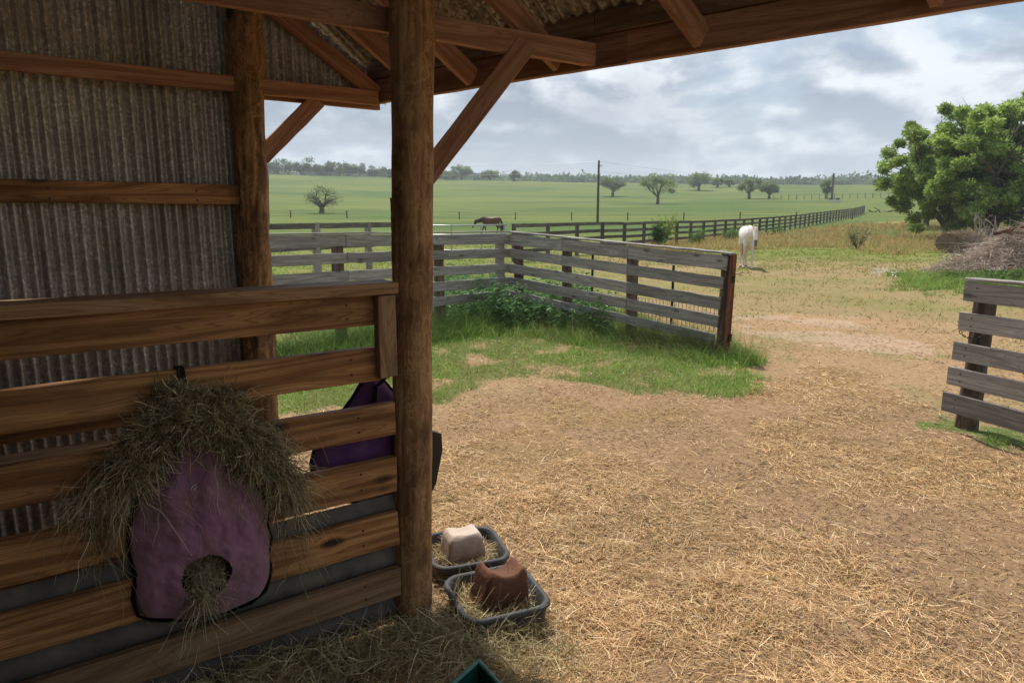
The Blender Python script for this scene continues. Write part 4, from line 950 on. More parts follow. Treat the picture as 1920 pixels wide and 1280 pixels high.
for i in range(5):
    js = joints[i]
    for a, b in zip(js, js[1:]):
        za = sum(zL[i]) / 2; zb = sum(zC[i]) / 2; hh = .5 * (zL[i][0] - zL[i][1] + zC[i][0] - zC[i][1])
        f_ = lambda s: za + (zb - za) * max(0, min(1, s))
        fence_board(lp(a + .001, f_(a)), lp(b - .0015, f_(b)), .03, hh, W_GREY, f2)
zt = lambda s: D(500, 441, 8.46)[2] * (1 - s) + ZC * s + .01
for a, b in ((-1, s_of(650)), (s_of(650) + .002, 1.0)):
    M_, L_ = frame(lp(a, zt(max(a, 0)), .045), lp(b, zt(b), .045)); inst('cap_board', bar_mesh('cap_board', L_, .13, .024, W_GREY, 8, .003, .004, 5), f2, M_)
for s, mt in ((-.75, W_POST), (sp1 - .35, W_POST), (sp1, W_POST), (sp2, W_POST), (.975, W_GREY)):
    a = lp(s, 0, .11); log_post('post', (a[0], a[1], -.1), (a[0], a[1], 1.46), .085, .082, mt, f2, seed=int(abs(s) * 50), chip=.5)

# wire panel and steel posts behind the right run
wp = thing('mesh_fence', 'rusty welded wire mesh on green steel posts just behind the right board fence', 'wire fence', (1.9, 9.8, 0))
wm = MB(); 
def rp(s, off, z): q = Vector((CX[0], CX[1], z)) + dirR * LR * s + nR * off; return tuple(q)
n = 36
for i in range(n): s = .42 + (.965 - .42) * i / (n - 1); wm.add(tube([rp(s, .42, .0), rp(s, .42, .60)], [.0035, .0035], 4))
for z in (.08, .22, .36, .5, .6): wm.add(tube([rp(.42, .42, z), rp(.97, .42, z)], [.0032, .0032], 4))
wm.build('wire_mesh', WIRE, wp)['kind'] = 'stuff'
for px, hgt_ in ((1111, 1.34), (1263, 1.12)):
    r = ray(px, 500); k = r[0] / r[1]; P0 = rp(0, .38, 0); s = (k * P0[1] - P0[0]) / (dirR.x - k * dirR.y); x, y = P0[0] + dirR.x * s, P0[1] + dirR.y * s
    m = MB(); m.box((x, y, hgt_ / 2 - .05), (.036, .006, hgt_ + .1)); m.box((x, y + .012, hgt_ / 2 - .05), (.006, .03, hgt_ + .1)); 
    for q in range(14): m.box((x, y - .006, .15 + q * .08), (.012, .008, .02))
    m.build('steel_post', TGREEN if px < 1200 else TGREEN, wp)

f3 = thing('board_fence', 'grey five board fence at the right edge whose chained post leans toward the track', 'fence', (3.9, 5.7, 0))
dF = Vector((.363, -.932, 0)).normalized(); nF = Vector((.932, .363, 0))
lefts = [(1811, 528, 563), (1801, 584, 617), (1790, 639, 672), (1781, 686, 719), (1771, 733, 768)]
for (px, r0, r1) in lefts:
    a = D(px, r0, 5.62); b = D(px - 4, r1, 5.62); h = a[2] - b[2]; p = Vector((a[0], a[1], (a[2] + b[2]) / 2)); q = p + dF * 3.4; q.z -= .02
    fence_board(p, q, .028, h, W_GREY, f3)
a = D(1811, 526, 5.62); p = Vector((a[0], a[1], a[2] + .012)) + nF * .05; M_, L_ = frame(p, p + dF * 3.4); inst('cap_board', bar_mesh('cap_board', L_, .14, .024, W_GREY, 8, .003, .004, 9), f3, M_)
a = D(1800, 795, 5.67); tpt = D(1838, 540, 5.62); log_post('post', (a[0] + .06, a[1] + .0, -.1), (tpt[0] + .08, tpt[1] + .03, tpt[2]), .088, .08, W_POST, f3, seed=44, chip=.6)
pe = Vector((a[0] + .06, a[1], 0)) + dF * 2.6; log_post('post', (pe.x + .1, pe.y, -.1), (pe.x + .1, pe.y, 1.2), .088, .08, W_POST, f3, seed=45, chip=.6)
nl = MB()
for (px, r0, r1) in lefts:
    a = D(px, r0, 5.62); b = D(px - 4, r1, 5.62)
    for zz_ in (.28, .72):
        for s in (.11,): c = Vector((a[0], a[1], a[2] + (b[2] - a[2]) * zz_)) + dF * s - nF * .0155; nl.add(tube([c, c - nF * .003], [.006, .006], 7))
nl.build('nails', DARKIRON, f3)['kind'] = 'stuff'
ch = thing('chain', 'short dark chain wrapped round the leaning post of the right fence', 'chain', (3.95, 5.7, 0))
def chain():
    pts = []; cpx = [(1800, 618), (1803, 627), (1812, 632), (1822, 634), (1832, 634), (1842, 630), (1848, 626), (1849, 634), (1850, 642)]
    c2_ = [(1843, 678), (1842, 686), (1840, 694)]
    def link_(p, T, k):
        T = T.normalized(); S = T.orthogonal().normalized() if k % 2 else T.cross(T.orthogonal()).normalized(); ps = [p + T * (cos(a) * .018) + S * (sin(a) * .009) for a in np.linspace(0, 2 * pi, 11)]
        mesh_obj('chain_link', *tube(ps, [.0035] * 11, 5, False), DARKIRON, ch, smooth=True)
    for seq in (cpx, c2_):
        w_ = [Vector(D(x, y, 5.52)) for x, y in seq]; k = 0
        for a, b in zip(w_, w_[1:]):
            L = (b - a).length; n = max(1, int(L / .028))
            for i in range(n): link_(a + (b - a) * (i + .5) / n, b - a, k); k += 1
chain()

# far dark board fence, pipe gate
f4 = thing('board_fence', 'long dark four board fence receding to the horizon behind the yard', 'fence', (0, 27, 0))
def bf(Y): return (.64 * (Y - 27), Y)
Ys = [27 + 2.27 * i for i in range(46)]; pm = bar_mesh('post', 1.5, .17, .17, W_FAR, 1, .01, 0)
hts = [1.42, 1.08, .76, .42]
for i, Y in enumerate(Ys):
    x, y = bf(Y); z = hz1(x, y); M = Matrix.Translation((x + .07, y + .08, z + .68 + random.uniform(-.02, .02))) @ Matrix.Rotation(pi / 2, 4, 'Y') @ Matrix.Rotation(random.uniform(-.03, .03), 4, 'Z'); inst('post', pm, f4, M)
    if i:
        x0, y0 = bf(Ys[i - 1]); z0 = hz1(x0, y0)
        for k, h in enumerate(hts):
            j = random.uniform(-.015, .015); fence_board((x0, y0, z0 + h + j), (x, y, z + h + j), .03, .15, W_FAR, f4, True)
        if i < 30:
            M_, L_ = frame((x0 + .05, y0 + .06, z0 + 1.52), (x + .05, y + .06, z + 1.52))
f5 = thing('board_fence', 'dark board fence with two thick grey posts, left of the pipe gate', 'fence', (-5, 22, 0))
pa = Vector((G(508, 520)[0] - 7, 14.5, 0)); 
x22 = (595 - 960) / F * 21.2; x24 = (692 - 960) / F * 23.3; gl = Vector(((742 - 960) / F * 24.6, 24.4, 0)); q22 = Vector((x22, 21.2, 0)); q24 = Vector((x24, 23.3, 0))
ql = q22 + (q22 - q24) * 3
for q, w_ in ((ql, .2), (q22 + (q22 - q24) * 1.5, .22), (q22, .26), (q24, .24), (gl, .2)):
    MBp = bar_mesh('post', 1.75, w_, w_ * .8, W_GREY, 4, .02, .006, int(w_ * 100)); inst('post', MBp, f5, Matrix.Translation((q.x, q.y + .12, .72)) @ Matrix.Rotation(pi / 2, 4, 'Y'))
chn = [ql, q22, q24, gl]
for a, b in zip(chn, chn[1:]):
    for h in (1.50, .86): fence_board((a.x, a.y, h), (b.x, b.y, h), .035, .17, W_FAR, f5)
pg = thing('pipe_gate', 'galvanised five rail pipe gate between the dark fence and the grey corner post', 'gate', (-2, 25.5, 0))
ga = gl + Vector((.25, .15, 0)); gb = Vector(((950 - 960) / F * 26.6, 26.4, 0))
for z in (1.47, 1.13, .84, .57, .28): MB().add(tube([(ga.x, ga.y, z), ((ga.x + gb.x) / 2, (ga.y + gb.y) / 2, z - .02), (gb.x, gb.y, z)], [.03] * 3, 10)).build('gate_rail', STEEL, pg, smooth=True)
for px in (750, 800, 848, 903, 946):
    k = (px - 960) / F; s = (k * ga.y - ga.x) / ((gb.x - ga.x) - k * (gb.y - ga.y)); s = max(0, min(1, s)); x = ga.x + (gb.x - ga.x) * s; y = ga.y + (gb.y - ga.y) * s
    MB().add(tube([(x, y - .035, .26), (x, y - .035, 1.48)], [.028] * 2, 8)).build('gate_upright', STEEL, pg)

# field wire fence
def wire_fence(label, px0, px1, Yd, step, h, tw=.07, row=None, mat=None, bow=0):
    t = thing('wire_fence', label, 'fence', ((px0 + px1) / 2 / F * 100 - 75, Yd, 0)); xs = np.arange(px0, px1, step); pts = []
    for i, px in enumerate(xs):
        Y = Yd + bow * i; k = (px - 960) / F; x = k * Y; z = hz1(x, Y); pts.append((x, Y, z)); M = Matrix.Translation((x, Y, z + h / 2 - .1)) @ Matrix.Rotation(pi / 2, 4, 'Y') @ Matrix.Rotation(random.uniform(-.04, .04), 4, 'Z')
        inst('post', bar_mesh('post', h + .2, tw, tw, mat or W_POST, 1, .01, 0) if i == 0 else bpy.data.objects[first].data, t, M)
        if i == 0: first = [o.name for o in t.children][0]
    for z in (.3, .7, 1.05): MB().add(tube([(p[0], p[1] - .05, p[2] + h * z / 1.15) for p in pts], [.012] * len(pts), 4)).build('wire', WIRE, t)
wire_fence('thin wire fence on dark posts crossing the green field behind the dark board fences', 553 - 104 * 3, 2050, 105, 103.6, 1.15, .16)
wire_fence('farther wire fence on pale posts crossing the field toward the second pole', 1440, 1720, 215, 14, 1.5, .22, None, W_GREY)

# ================================================================ trees and shrubs
def limb(mb, a, b, r0, r1, r_, sag=.15, n=6, sides=6):
    a = Vector(a); b = Vector(b); L = (b - a).length; off = Vector((r_.uniform(-1, 1), r_.uniform(-1, 1), r_.uniform(-.2, 1))) * L * sag
    pts = []; rs = []
    for i in range(n + 1):
        t = i / n; p = a.lerp(b, t) + off * (4 * t * (1 - t)) * .5 + Vector((r_.gauss(0, 1), r_.gauss(0, 1), r_.gauss(0, 1))) * L * .018 * (0 < i < n); pts.append(p); rs.append(r0 + (r1 - r0) * t)
    mb.add(tube(pts, rs, sides, True)); return pts
def tree(name, label, cat, base, H, spread, tr, ncl, nleaf, leaf, cols, seed, group=None, crown0=.35, crad=.2, lean=(0, 0), sparse=False, ctr=None, rad=None, twigs=0, zsq=1.0):
    r_ = random.Random(seed); g = np.random.default_rng(seed); t = thing(name, label, cat, base, group); mb = MB(); bx, by, bz = base
    fork = Vector((bx + lean[0] * .4, by + lean[1] * .4, bz + H * crown0 * .75)); limb(mb, (bx, by, bz - .2), fork, tr, tr * .75, r_, .06, 6, 10)
    C0 = Vector(ctr) if ctr else Vector((bx + lean[0], by + lean[1], bz + H * (crown0 + 1) / 2)); R0 = rad or (spread / 2, spread / 2, H * (1 - crown0) / 2)
    cs = []
    tries = 0
    while len(cs) < ncl and tries < ncl * 30:
        tries += 1; u = Vector((r_.gauss(0, 1), r_.gauss(0, 1), r_.gauss(0, 1))).normalized(); q = r_.random() ** .42
        if u.z < -.92: continue
        p = Vector((C0.x + u.x * R0[0] * q, C0.y + u.y * R0[1] * q, C0.z + u.z * R0[2] * q * zsq)); cs.append(p)
    mains = []
    for k in range(6 if ncl > 12 else 4):
        a = 2 * pi * k / 6 + r_.random(); e = Vector((fork.x + cos(a) * R0[0] * .45, fork.y + sin(a) * R0[1] * .45, fork.z + (C0.z - fork.z) * r_.uniform(.5, 1.2))); pts = limb(mb, fork, e, tr * .5, tr * .22, r_, .22, 6, 7); mains += pts[2:]
    for c in cs:
        m = min(mains, key=lambda p: (p - c).length); limb(mb, m, c, tr * .16, tr * .05, r_, .2, 4, 4)
        for k in range(twigs): limb(mb, c, c + Vector((r_.gauss(0, 1), r_.gauss(0, 1), r_.gauss(.2, .8))) * crad * spread * .8, tr * .05, tr * .02, r_, .2, 3, 3)
    mb.build('trunk', BARK, t)
    per = nleaf // ncl; ca = np.array([tuple(c) for c in cs]); i = np.repeat(np.arange(len(cs)), per); n = len(i)
    cr = g.uniform(.6, 1.25, len(cs)) * crad * spread; u = unit(g.normal(size=(n, 3))); q = g.random(n) ** (.5) * g.uniform(.7, 1.25, n)
    p = ca[i] + u * (cr[i] * q)[:, None] * np.array([1, 1, .72]); d = unit(u + g.normal(0, .8, (n, 3)) + np.array([0, 0, -.1])); L = leaf * g.uniform(.6, 1.4, n)
    tone = g.uniform(.75, 1.25, len(cs))[i][:, None]; ci = g.choice(len(cols), n); cc = np.array(cols)[ci] * tone * g.uniform(.8, 1.2, (n, 1))
    global RNG; sv = RNG; RNG = g; ribbons('crown', p, d, L, L * .55, cc, LEAFM, t, seg=1, tip=.5); RNG = sv; return t
GR1 = [(.27, .38, .07), (.34, .46, .10), (.20, .30, .06), (.44, .54, .17), (.23, .34, .10)]
tb = G(1768, 452); tree('tree', 'leafy green tree with crown hanging low behind the round hay bale', 'tree', (tb[0], 50, 0), 9.2, 8.0, .34, 190, 100000, .16, GR1, 5, None, .12, .062, ctr=((1768 - 960) / F * 50, 50, 5.0), rad=(4.8, 4.4, 4.6), twigs=1)
tree('tree', 'largest green tree, at the right edge above the brush pile', 'tree', ((1848 - 960) / F * 46, 46, 0), 9.8, 10, .40, 260, 150000, .155, GR1, 8, None, .12, .058, ctr=((1893 - 960) / F * 46, 46.5, 4.8), rad=(5.4, 4.6, 5.0), twigs=1)
tree('tree', 'smaller tree farther back at the left of the two big leafy trees', 'tree', ((1726 - 960) / F * 74, 74, hz1(44, 74)), 8.0, 9, .3, 34, 12000, .28, [(.13, .21, .05), (.18, .26, .08)], 12, None, .3, .14)
# field trees: (px, base row, height px, width px)
MES = [(.20, .27, .085), (.25, .32, .11), (.16, .22, .07)]
def dist_for(px, row, near=70, far=440):
    k = (px - 960) / F
    for Y in np.arange(near, far, 2.0):
        z = hz1(k * Y, Y)
        if (ray(px, row)[2] / ray(px, row)[1]) * Y + EYE <= z: return Y
    return far
FT = [(610, 401, 46, 74, 'low spreading mesquite with bare dark limbs alone in the left field', 1), (868, 336, 24, 36, 'small dark field tree just right of the post brace foot', 0), (1145, 369, 36, 44, 'slanting field tree right behind the nearer utility pole', 0),
      (1228, 383, 54, 66, 'round pale green tree standing alone, largest out in the field', 0), (1302, 357, 28, 52, 'wide flat topped field tree right of the large round one', 0), (1395, 373, 36, 44, 'dark green field tree above the white horse, left of a pair', 0),
      (1432, 373, 28, 40, 'twisting thinner field tree, right one of a pair', 0), (1537, 373, 32, 24, 'narrow field tree beside the farther utility pole', 0), (920, 338, 16, 36, 'low wiry field tree left of a small dark bush', 0), (964, 340, 16, 20, 'small dark round bush tree on the middle ridge', 0),
      (1358, 351, 12, 20, 'tiny bush on the ridge left of the pair of field trees', 0), (1336, 352, 16, 22, 'little round tree on the ridge right of the flat topped one', 0)]
for k, (px, row, hp, wp_, lab, sparse) in enumerate(FT):
    Y = dist_for(px, row); x = (px - 960) / F * Y; s = Y / F
    tree('mesquite_tree', lab, 'tree', (x, Y, hz1(x, Y)), hp * s * 1.04, wp_ * s, .0075 * Y ** .8 * (1.5 if sparse else 1) , 26 if sparse else 22, 1500 if sparse else 3400, max(.26, .0016 * Y) * (.8 if sparse else 1), [(.16, .21, .07), (.2, .24, .09)] if sparse else MES, 30 + k, None, .30, .15, twigs=3 if sparse else 1)
ROW = [(512, 22, 26), (531, 25, 30), (552, 26, 30), (574, 24, 28), (590, 29, 30), (612, 22, 26), (628, 27, 26), (645, 25, 30), (664, 22, 26), (681, 25, 26), (706, 17, 22), (728, 17, 24), (745, 15, 22), (846, 14, 26), (826, 15, 24)]
RL = ['leftmost', 'second', 'third', 'fourth', 'fifth, taller', 'sixth', 'seventh', 'eighth', 'ninth', 'tenth', 'small detached', 'paler detached', 'last, half hidden', 'faint', 'faint low']
for k, (px, hp, wp_) in enumerate(ROW):
    Y = 392 + (k * 37 % 17); x = (px - 960) / F * Y; s = Y / F; lab = ('%s tree from the left in the ridge row seen through the barn opening' % RL[k]) if k < 10 else ('%s ridge tree %s' % (RL[k], 'between the row and the round post' if k < 13 else 'just right of the round post')) if k != 14 else 'faint low ridge tree half behind the brace foot beside the post'
    tree('ridge_tree', lab, 'tree', (x, Y, hz1(x, Y)), hp * s, wp_ * s * 1.15, .22, 16, 1500, .62, [(.105, .145, .055), (.13, .17, .065), (.16, .2, .08)], 80 + k, 'trees on the far left ridge', .12, .2)
def woods():
    B = []; Hs = []
    for (r0, r1, a0, a1, n) in ((520, 600, -42, 50, 520), (610, 760, -42, 50, 520), (800, 1000, -40, 50, 420)):
        a = np.radians(RNG.uniform(a0, a1, n)); r = RNG.uniform(r0, r1, n); B.append(np.stack([r * np.sin(a), r * np.cos(a)], 1))
    B = np.concatenate(B); d = np.hypot(B[:, 0], B[:, 1]); a = np.degrees(np.arctan2(B[:, 0], B[:, 1])); h = RNG.uniform(3.0, 7.5, len(B)) * np.clip(.45 + 1.1 * fbm(a * .5, d * .004, 23, 3), .5, 1.2) * (1 + (d > 600) * .35 + (d > 780) * .45) * (1 + .35 * (fbm(a * .35 + 5, d * .01, 17, 3) - .5))
    per = 46; i = np.repeat(np.arange(len(B)), per); n = len(i); u = unit(RNG.normal(size=(n, 3))); q = RNG.random(n) ** .4
    z0 = hgt(B[:, 0], B[:, 1])[i]; p = np.stack([B[i, 0] + u[:, 0] * q * 8, B[i, 1] + u[:, 1] * q * 5, z0 + h[i] * (.55 + .45 * u[:, 2] * q)], 1)
    c = tint(len(B), [(.10, .15, .055), (.13, .18, .065), (.075, .12, .045), (.09, .14, .06)], None, .2)[i] * RNG.uniform(.8, 1.2, (n, 1)); L = RNG.uniform(1.3, 2.6, n)
    o = ribbons('far_woods', p, unit(u + RNG.normal(0, .6, (n, 3))), L, L * .8, c, LEAFM, seg=1, tip=.6)
    tag(o, 'band of far scrub woodland along the horizon beyond the pasture ridge', 'woods', None, 'stuff')
woods()
def shrub(name, label, base, H, R, n, cols, seed, leaf=.05, twigcol=BARK, stems=9, per=1.0, leafn=None):
    t = thing(name, label, 'shrub', base); r_ = random.Random(seed); g = np.random.default_rng(seed); mb = MB(); tips = []
    for k in range(stems):
        a = r_.uniform(0, 2 * pi); e = Vector(base) + Vector((cos(a) * R * r_.uniform(.3, 1), sin(a) * R * r_.uniform(.3, 1), H * r_.uniform(.6, 1))); pts = limb(mb, Vector(base) - Vector((0, 0, .05)), e, .02 * H, .005 * H, r_, .18, 6, 5); tips += pts[2:]
        for q in range(3):
            s = pts[r_.randrange(2, 6)]; tips.append(limb(mb, s, s + Vector((r_.gauss(0, 1), r_.gauss(0, 1), r_.uniform(0, 1.2))) * H * .18, .008 * H, .003 * H, r_, .2, 3, 4)[-1])
    mb.build('stems', twigcol, t)
    if n:
        ta = np.array([tuple(q) for q in tips]); i = g.choice(len(ta), n); u = g.normal(0, 1, (n, 3)) * R * .22; global RNG; sv = RNG; RNG = g
        ribbons('foliage', ta[i] + u, unit(g.normal(size=(n, 3))), leaf * g.uniform(.6, 1.4, n), leaf * .6 * np.ones(n), tint(n, cols), LEAFM, t, seg=1, tip=.4); RNG = sv
    return t
s = bf(40.3); shrub('climbing_shrub', 'dark green shrub growing up one post of the long board fence', (s[0], s[1] - .25, 0), 1.35, .3, 2600, [(.08, .16, .04), (.11, .2, .05)], 3, .09)
shrub('vine', 'bright yellow green shoot standing above the long board fence', (s[0] + .5, s[1] + .4, .2), 1.75, .55, 420, [(.28, .38, .06), (.22, .32, .05)], 4, .12)
for k, (px, Y, h) in enumerate(((1290, 44.5, .8), (1352, 50.5, .75), (1372, 52, .9), (1440, 61, .8))):
    shrub('fence_weed', ['leafy weed clump at the long fence, well left of the white horse', 'leafy weed clump at the long fence, second left of the white horse', 'leafy weed clump at the long fence, close left of the white horse', 'leafy weed clump at the long fence behind the white horse'][k], ((px - 960) / F * Y, Y - 1.2, 0), h, .6, 500, [(.09, .17, .05), (.12, .2, .05)], 60 + k, .11)
shrub('wispy_shrub', 'wispy thin leaved shrub in the golden grass near the far end of the long fence', ((1602 - 960) / F * 38, 38, 0), 1.25, .75, 520, [(.13, .19, .07), (.16, .2, .09)], 7, .07, BARK, 14)
shrub('bare_shrub', 'bleached leafless shrub sticking up behind the left end of the brush pile', ((1846 - 960) / F * 22, 22, .1), 1.9, .85, 0, [], 9, .05, TWIG, 22)
shrub('bare_shrub', 'thin pale dead twigs rising left of the bleached leafless shrub', ((1800 - 960) / F * 22.5, 22.5, 0), 1.1, .6, 0, [], 10, .05, TWIG, 9)
# round bale
def bale():
    c = Vector(((1787 - 960) / F * 34, 34, 0)); n = 60; m = 22; vs = []; fs = []
    ax = Vector((.93, .36, 0)); pr = Vector((-.36, .93, 0))
    for i in range(m + 1):
        u = -.72 + 1.44 * i / m; ed = 1 - .10 * max(0, (abs(u) - .58) / .14) ** 2
        for j in range(n):
            a = 2 * pi * j / n; r = .60 * ed + (random.random() - .5) * .05; zz_ = max(.0, .50 + sin(a) * r * .86); vs.append(tuple(c + ax * u + pr * (cos(a) * r * 1.12) + Vector((0, 0, zz_))))
    for i in range(m):
        for j in range(n): q = (j + 1) % n; fs.append((i * n + j, i * n + q, (i + 1) * n + q, (i + 1) * n + j))
    fs.append(tuple(reversed(range(n)))); fs.append(tuple(m * n + j for j in range(n)))
    t = thing('hay_bale', 'weathered round hay bale slumped in golden grass under the trees', 'hay bale', tuple(c))
    mesh_obj('bale_body', vs, fs, plain('weathered hay', (.17, .12, .08), .95, .05, .45, 3.5, 0, (.26, .19, .12), 1.0), t)
    N = 5000; a = RNG.uniform(-.3, pi + .3, N); u = RNG.uniform(-.74, .74, N); r = .61
    p = np.stack([c.x + ax.x * u + pr.x * np.cos(a) * r * 1.12, c.y + ax.y * u + pr.y * np.cos(a) * r * 1.12, np.maximum(.02, .5 + np.sin(a) * r * .86)], 1)
    o = ribbons('loose_stems', p, unit(RNG.normal(size=(N, 3)) * np.array([1, 1, .5])), RNG.uniform(.08, .25, N), np.full(N, .012), tint(N, [(.26, .19, .12), (.2, .14, .09), (.34, .26, .17)]), STRAWM, t, seg=2, bend=RNG.normal(0, .05, (N, 3)))
    o['kind'] = 'stuff'
bale()
def brush():
    t = thing('brush_pile', 'tall pile of brown dead brush and old hay behind the right hand fence', 'brush pile', (14.5, 20, 0))
    def ph(x, y):
        # ridge rising to the right
        u = (x - 12.9) / 1.2; q = np.clip(u, 0, 1.4) ** .7 * .75 + np.clip((x - 14.0) / 1.8, 0, 1) * .62; f = np.exp(-((y - 20.4) / 1.15) ** 2)
        return np.clip(q * f * (.75 + .5 * fbm(x * 1.7, y * 1.7, 5, 4)), 0, 3)
    nx, ny = 120, 60; X, Y = np.meshgrid(np.linspace(12.6, 20, nx), np.linspace(18.0, 23.2, ny), indexing='ij'); Z = ph(X, Y) * .9 - .06 + (fbm(X * 9, Y * 9, 3, 3) - .5) * .12
    i, j = np.meshgrid(np.arange(nx - 1), np.arange(ny - 1), indexing='ij'); f = np.stack([i * ny + j, (i + 1) * ny + j, (i + 1) * ny + j + 1, i * ny + j + 1], -1).reshape(-1, 4)
    np_mesh('pile_core', np.stack([X, Y, Z], -1).reshape(-1, 3), f, plain('rotten brush', (.13, .085, .06), .95, .05, .4, 5, 0, (.2, .14, .1), 1.0), t, smooth=True)
    N = 26000; x = RNG.uniform(12.7, 18.5, N); y = RNG.normal(20.2, .9, N); z = ph(x, y); k = z > .06; x, y, z = x[k], y[k], z[k]; n = len(x)
    a = RNG.uniform(0, 2 * pi, n); el = RNG.normal(.1, .45, n); d = np.stack([np.cos(a) * np.cos(el), np.sin(a) * np.cos(el), np.sin(el)], 1); L = RNG.gamma(3, .09, n) + .06
    bend = RNG.normal(0, .25, (n, 3)) * L[:, None]; bend[:, 2] -= L * .35
    o = ribbons('dead_brush', np.stack([x, y, z - .03], 1), d, L, RNG.uniform(.008, .02, n), tint(n, [(.48, .38, .31), (.36, .28, .22), (.62, .51, .42), (.22, .16, .13)], None, .3), STRAWM, t, seg=3, bend=bend, tip=.4, prism=False, kink=.4); o['kind'] = 'stuff'
    mb = MB(); r_ = random.Random(4)
    for k in range(26):
        x0 = r_.uniform(13.6, 17); y0 = r_.uniform(19.4, 21); z0 = float(ph(np.array([x0]), np.array([y0]))[0]); limb(mb, (x0, y0, z0 - .1), (x0 + r_.gauss(0, .5), y0 + r_.gauss(0, .4), z0 + r_.uniform(.05, .35)), .018, .006, r_, .2, 5, 5)
    mb.build('sticks', TWIG, t)['kind'] = 'stuff'
    for (a, b) in (((14.3, 20.2, 1.35), (15.4, 19.8, 1.22)), ((14.25, 20.4, 1.28), (15.3, 20.6, 1.5))): bar('scrap_board', a, b, .04, .09, W_RED, t)
    # nettly weeds at its foot
    N = 14000; x = RNG.uniform(11.9, 18, N); y = RNG.normal(18.9, .28, N); h = .34 * np.clip(fbm(x * 1.5, y * 1.5, 8, 3) * 1.4, .2, 1); z = RNG.random(N) * h
    dd = unit(np.stack([RNG.normal(0, 1, N), RNG.normal(0, 1, N), RNG.uniform(0, 1.4, N)], 1)); L = RNG.uniform(.05, .13, N)
    o = ribbons('weeds', np.stack([x, y, z], 1), dd, L, L * .35, tint(N, [(.12, .19, .07), (.16, .25, .06), (.09, .15, .05)]), GRASSM, seg=1, tip=.2); tag(o, 'green weeds growing along the foot of the brown brush pile', 'weeds', None, 'stuff')
brush()

# ================================================================ utility poles, line, trough, fallen limb
POLEM = W_POST
def pole(px, row_top, Y, label):
    x = (px - 960) / F * Y; z = hz1(x, Y); top = D(px, row_top, Y)[2]; t = thing('utility_pole', label, 'utility pole', (x, Y, z), 'utility poles in the field')
    MB().add(tube([(x, Y, z - .3), (x, Y, top)], [.0021 * Y ** .98, .0015 * Y ** .98], 10)).build('mast', POLEM, t)
    MB().add(tube([(x + .12, Y, top - .7), (x + .45, Y, top - .55)], [.09, .05], 6)).build('insulator', STEEL, t)
    return (x, Y, top)
pA = pole(1118, 301, 88, 'tall dark utility pole standing in the field behind the long fence'); pB = pole(1547, 325, 205, 'shorter looking, more distant utility pole near the white trough')
pl = thing('power_line', 'thin power wires strung between the two utility poles and off to the left', 'power line', (pA[0], pA[1], pA[2] - .3))
pL = (pA[0] - (pB[0] - pA[0]) * .9, pA[1] - 0 + 40, pA[2] + 5.0); pR = (pB[0] + 150, pB[1] + 90, pB[2] + 3)
for a, b in ((pL, pA), (pA, pB), (pB, pR)):
    for dz in (-.1, -1.3):
        pts = [Vector(a).lerp(Vector(b), i / 16) + Vector((0, 0, dz - 4 * 1.6 * (i / 16) * (1 - i / 16))) for i in range(17)]; MB().add(tube(pts, [.013] * 17, 4)).build('wire', STEEL, pl)
Y = dist_for(1552, 380); x = (1552 - 960) / F * Y; z = hz1(x, Y); tr = thing('stock_trough', 'small white stock trough on the grass near the farther utility pole', 'trough', (x, Y, z)); s = Y / F
mb = MB(); o_ = [(-9, 0), (9, 0), (10, 4.5), (-10, 4.5)]
vs = [(x + a * s * .92, Y - 1, z + b * s) for a, b in o_] + [(x + a * s * .92, Y + 1, z + b * s) for a, b in o_] + [(x + a * s * .85, Y - .8, z + 4.5 * s) for a in (-10, 10)] + [(x + a * s * .85, Y + .8, z + 4.5 * s) for a in (10, -10)] + [(x + a * s * .75, Y + e * .7, z + 1.2 * s) for a, e in ((-10, -1), (10, -1), (10, 1), (-10, 1))]
mb.add((vs, [(0, 1, 2, 3), (5, 4, 7, 6), (1, 5, 6, 2), (4, 0, 3, 7), (0, 4, 5, 1), (3, 2, 9, 8), (2, 6, 10, 9), (6, 7, 11, 10), (7, 3, 8, 11), (8, 9, 13, 12), (9, 10, 14, 13), (10, 11, 15, 14), (11, 8, 12, 15), (12, 13, 14, 15)])); mb.build('trough_body', PALEMET, tr)
for e in (-6, 6): MB().box((x + e * s, Y, z + .6), (.3, 1.6, 1.2)).build('leg', DARKIRON, tr)
Y = dist_for(1642, 398); x = (1642 - 960) / F * Y; fl = thing('fallen_limb', 'grey fallen limbs lying in the field left of the green trees', 'fallen limb', (x, Y, hz1(x, Y))); mb = MB(); r_ = random.Random(2)
for k in range(14):
    xx = x + r_.uniform(-2.5, 4.5); zz_ = hz1(xx, Y); limb(mb, (xx, Y, zz_), (xx + r_.gauss(0, 1.2), Y + r_.gauss(0, .6), zz_ + abs(r_.gauss(0, .7)) + .1 + (1.3 if k == 0 else 0)), .11, .04, r_, .25, 5, 5)
mb.build('branches', BARK, fl)
st = G(1388, 516); tw = MB(); limb(tw, (st[0] - .25, st[1], .03), (st[0] + .3, st[1] + .1, .06), .015, .008, random.Random(3)); limb(tw, (st[0] - .0, st[1], .05), (st[0] + .1, st[1] + .25, .14), .01, .005, random.Random(5))
tag(tw.build('stick', BARK), 'dark crooked stick lying in front of the white horse', 'stick')

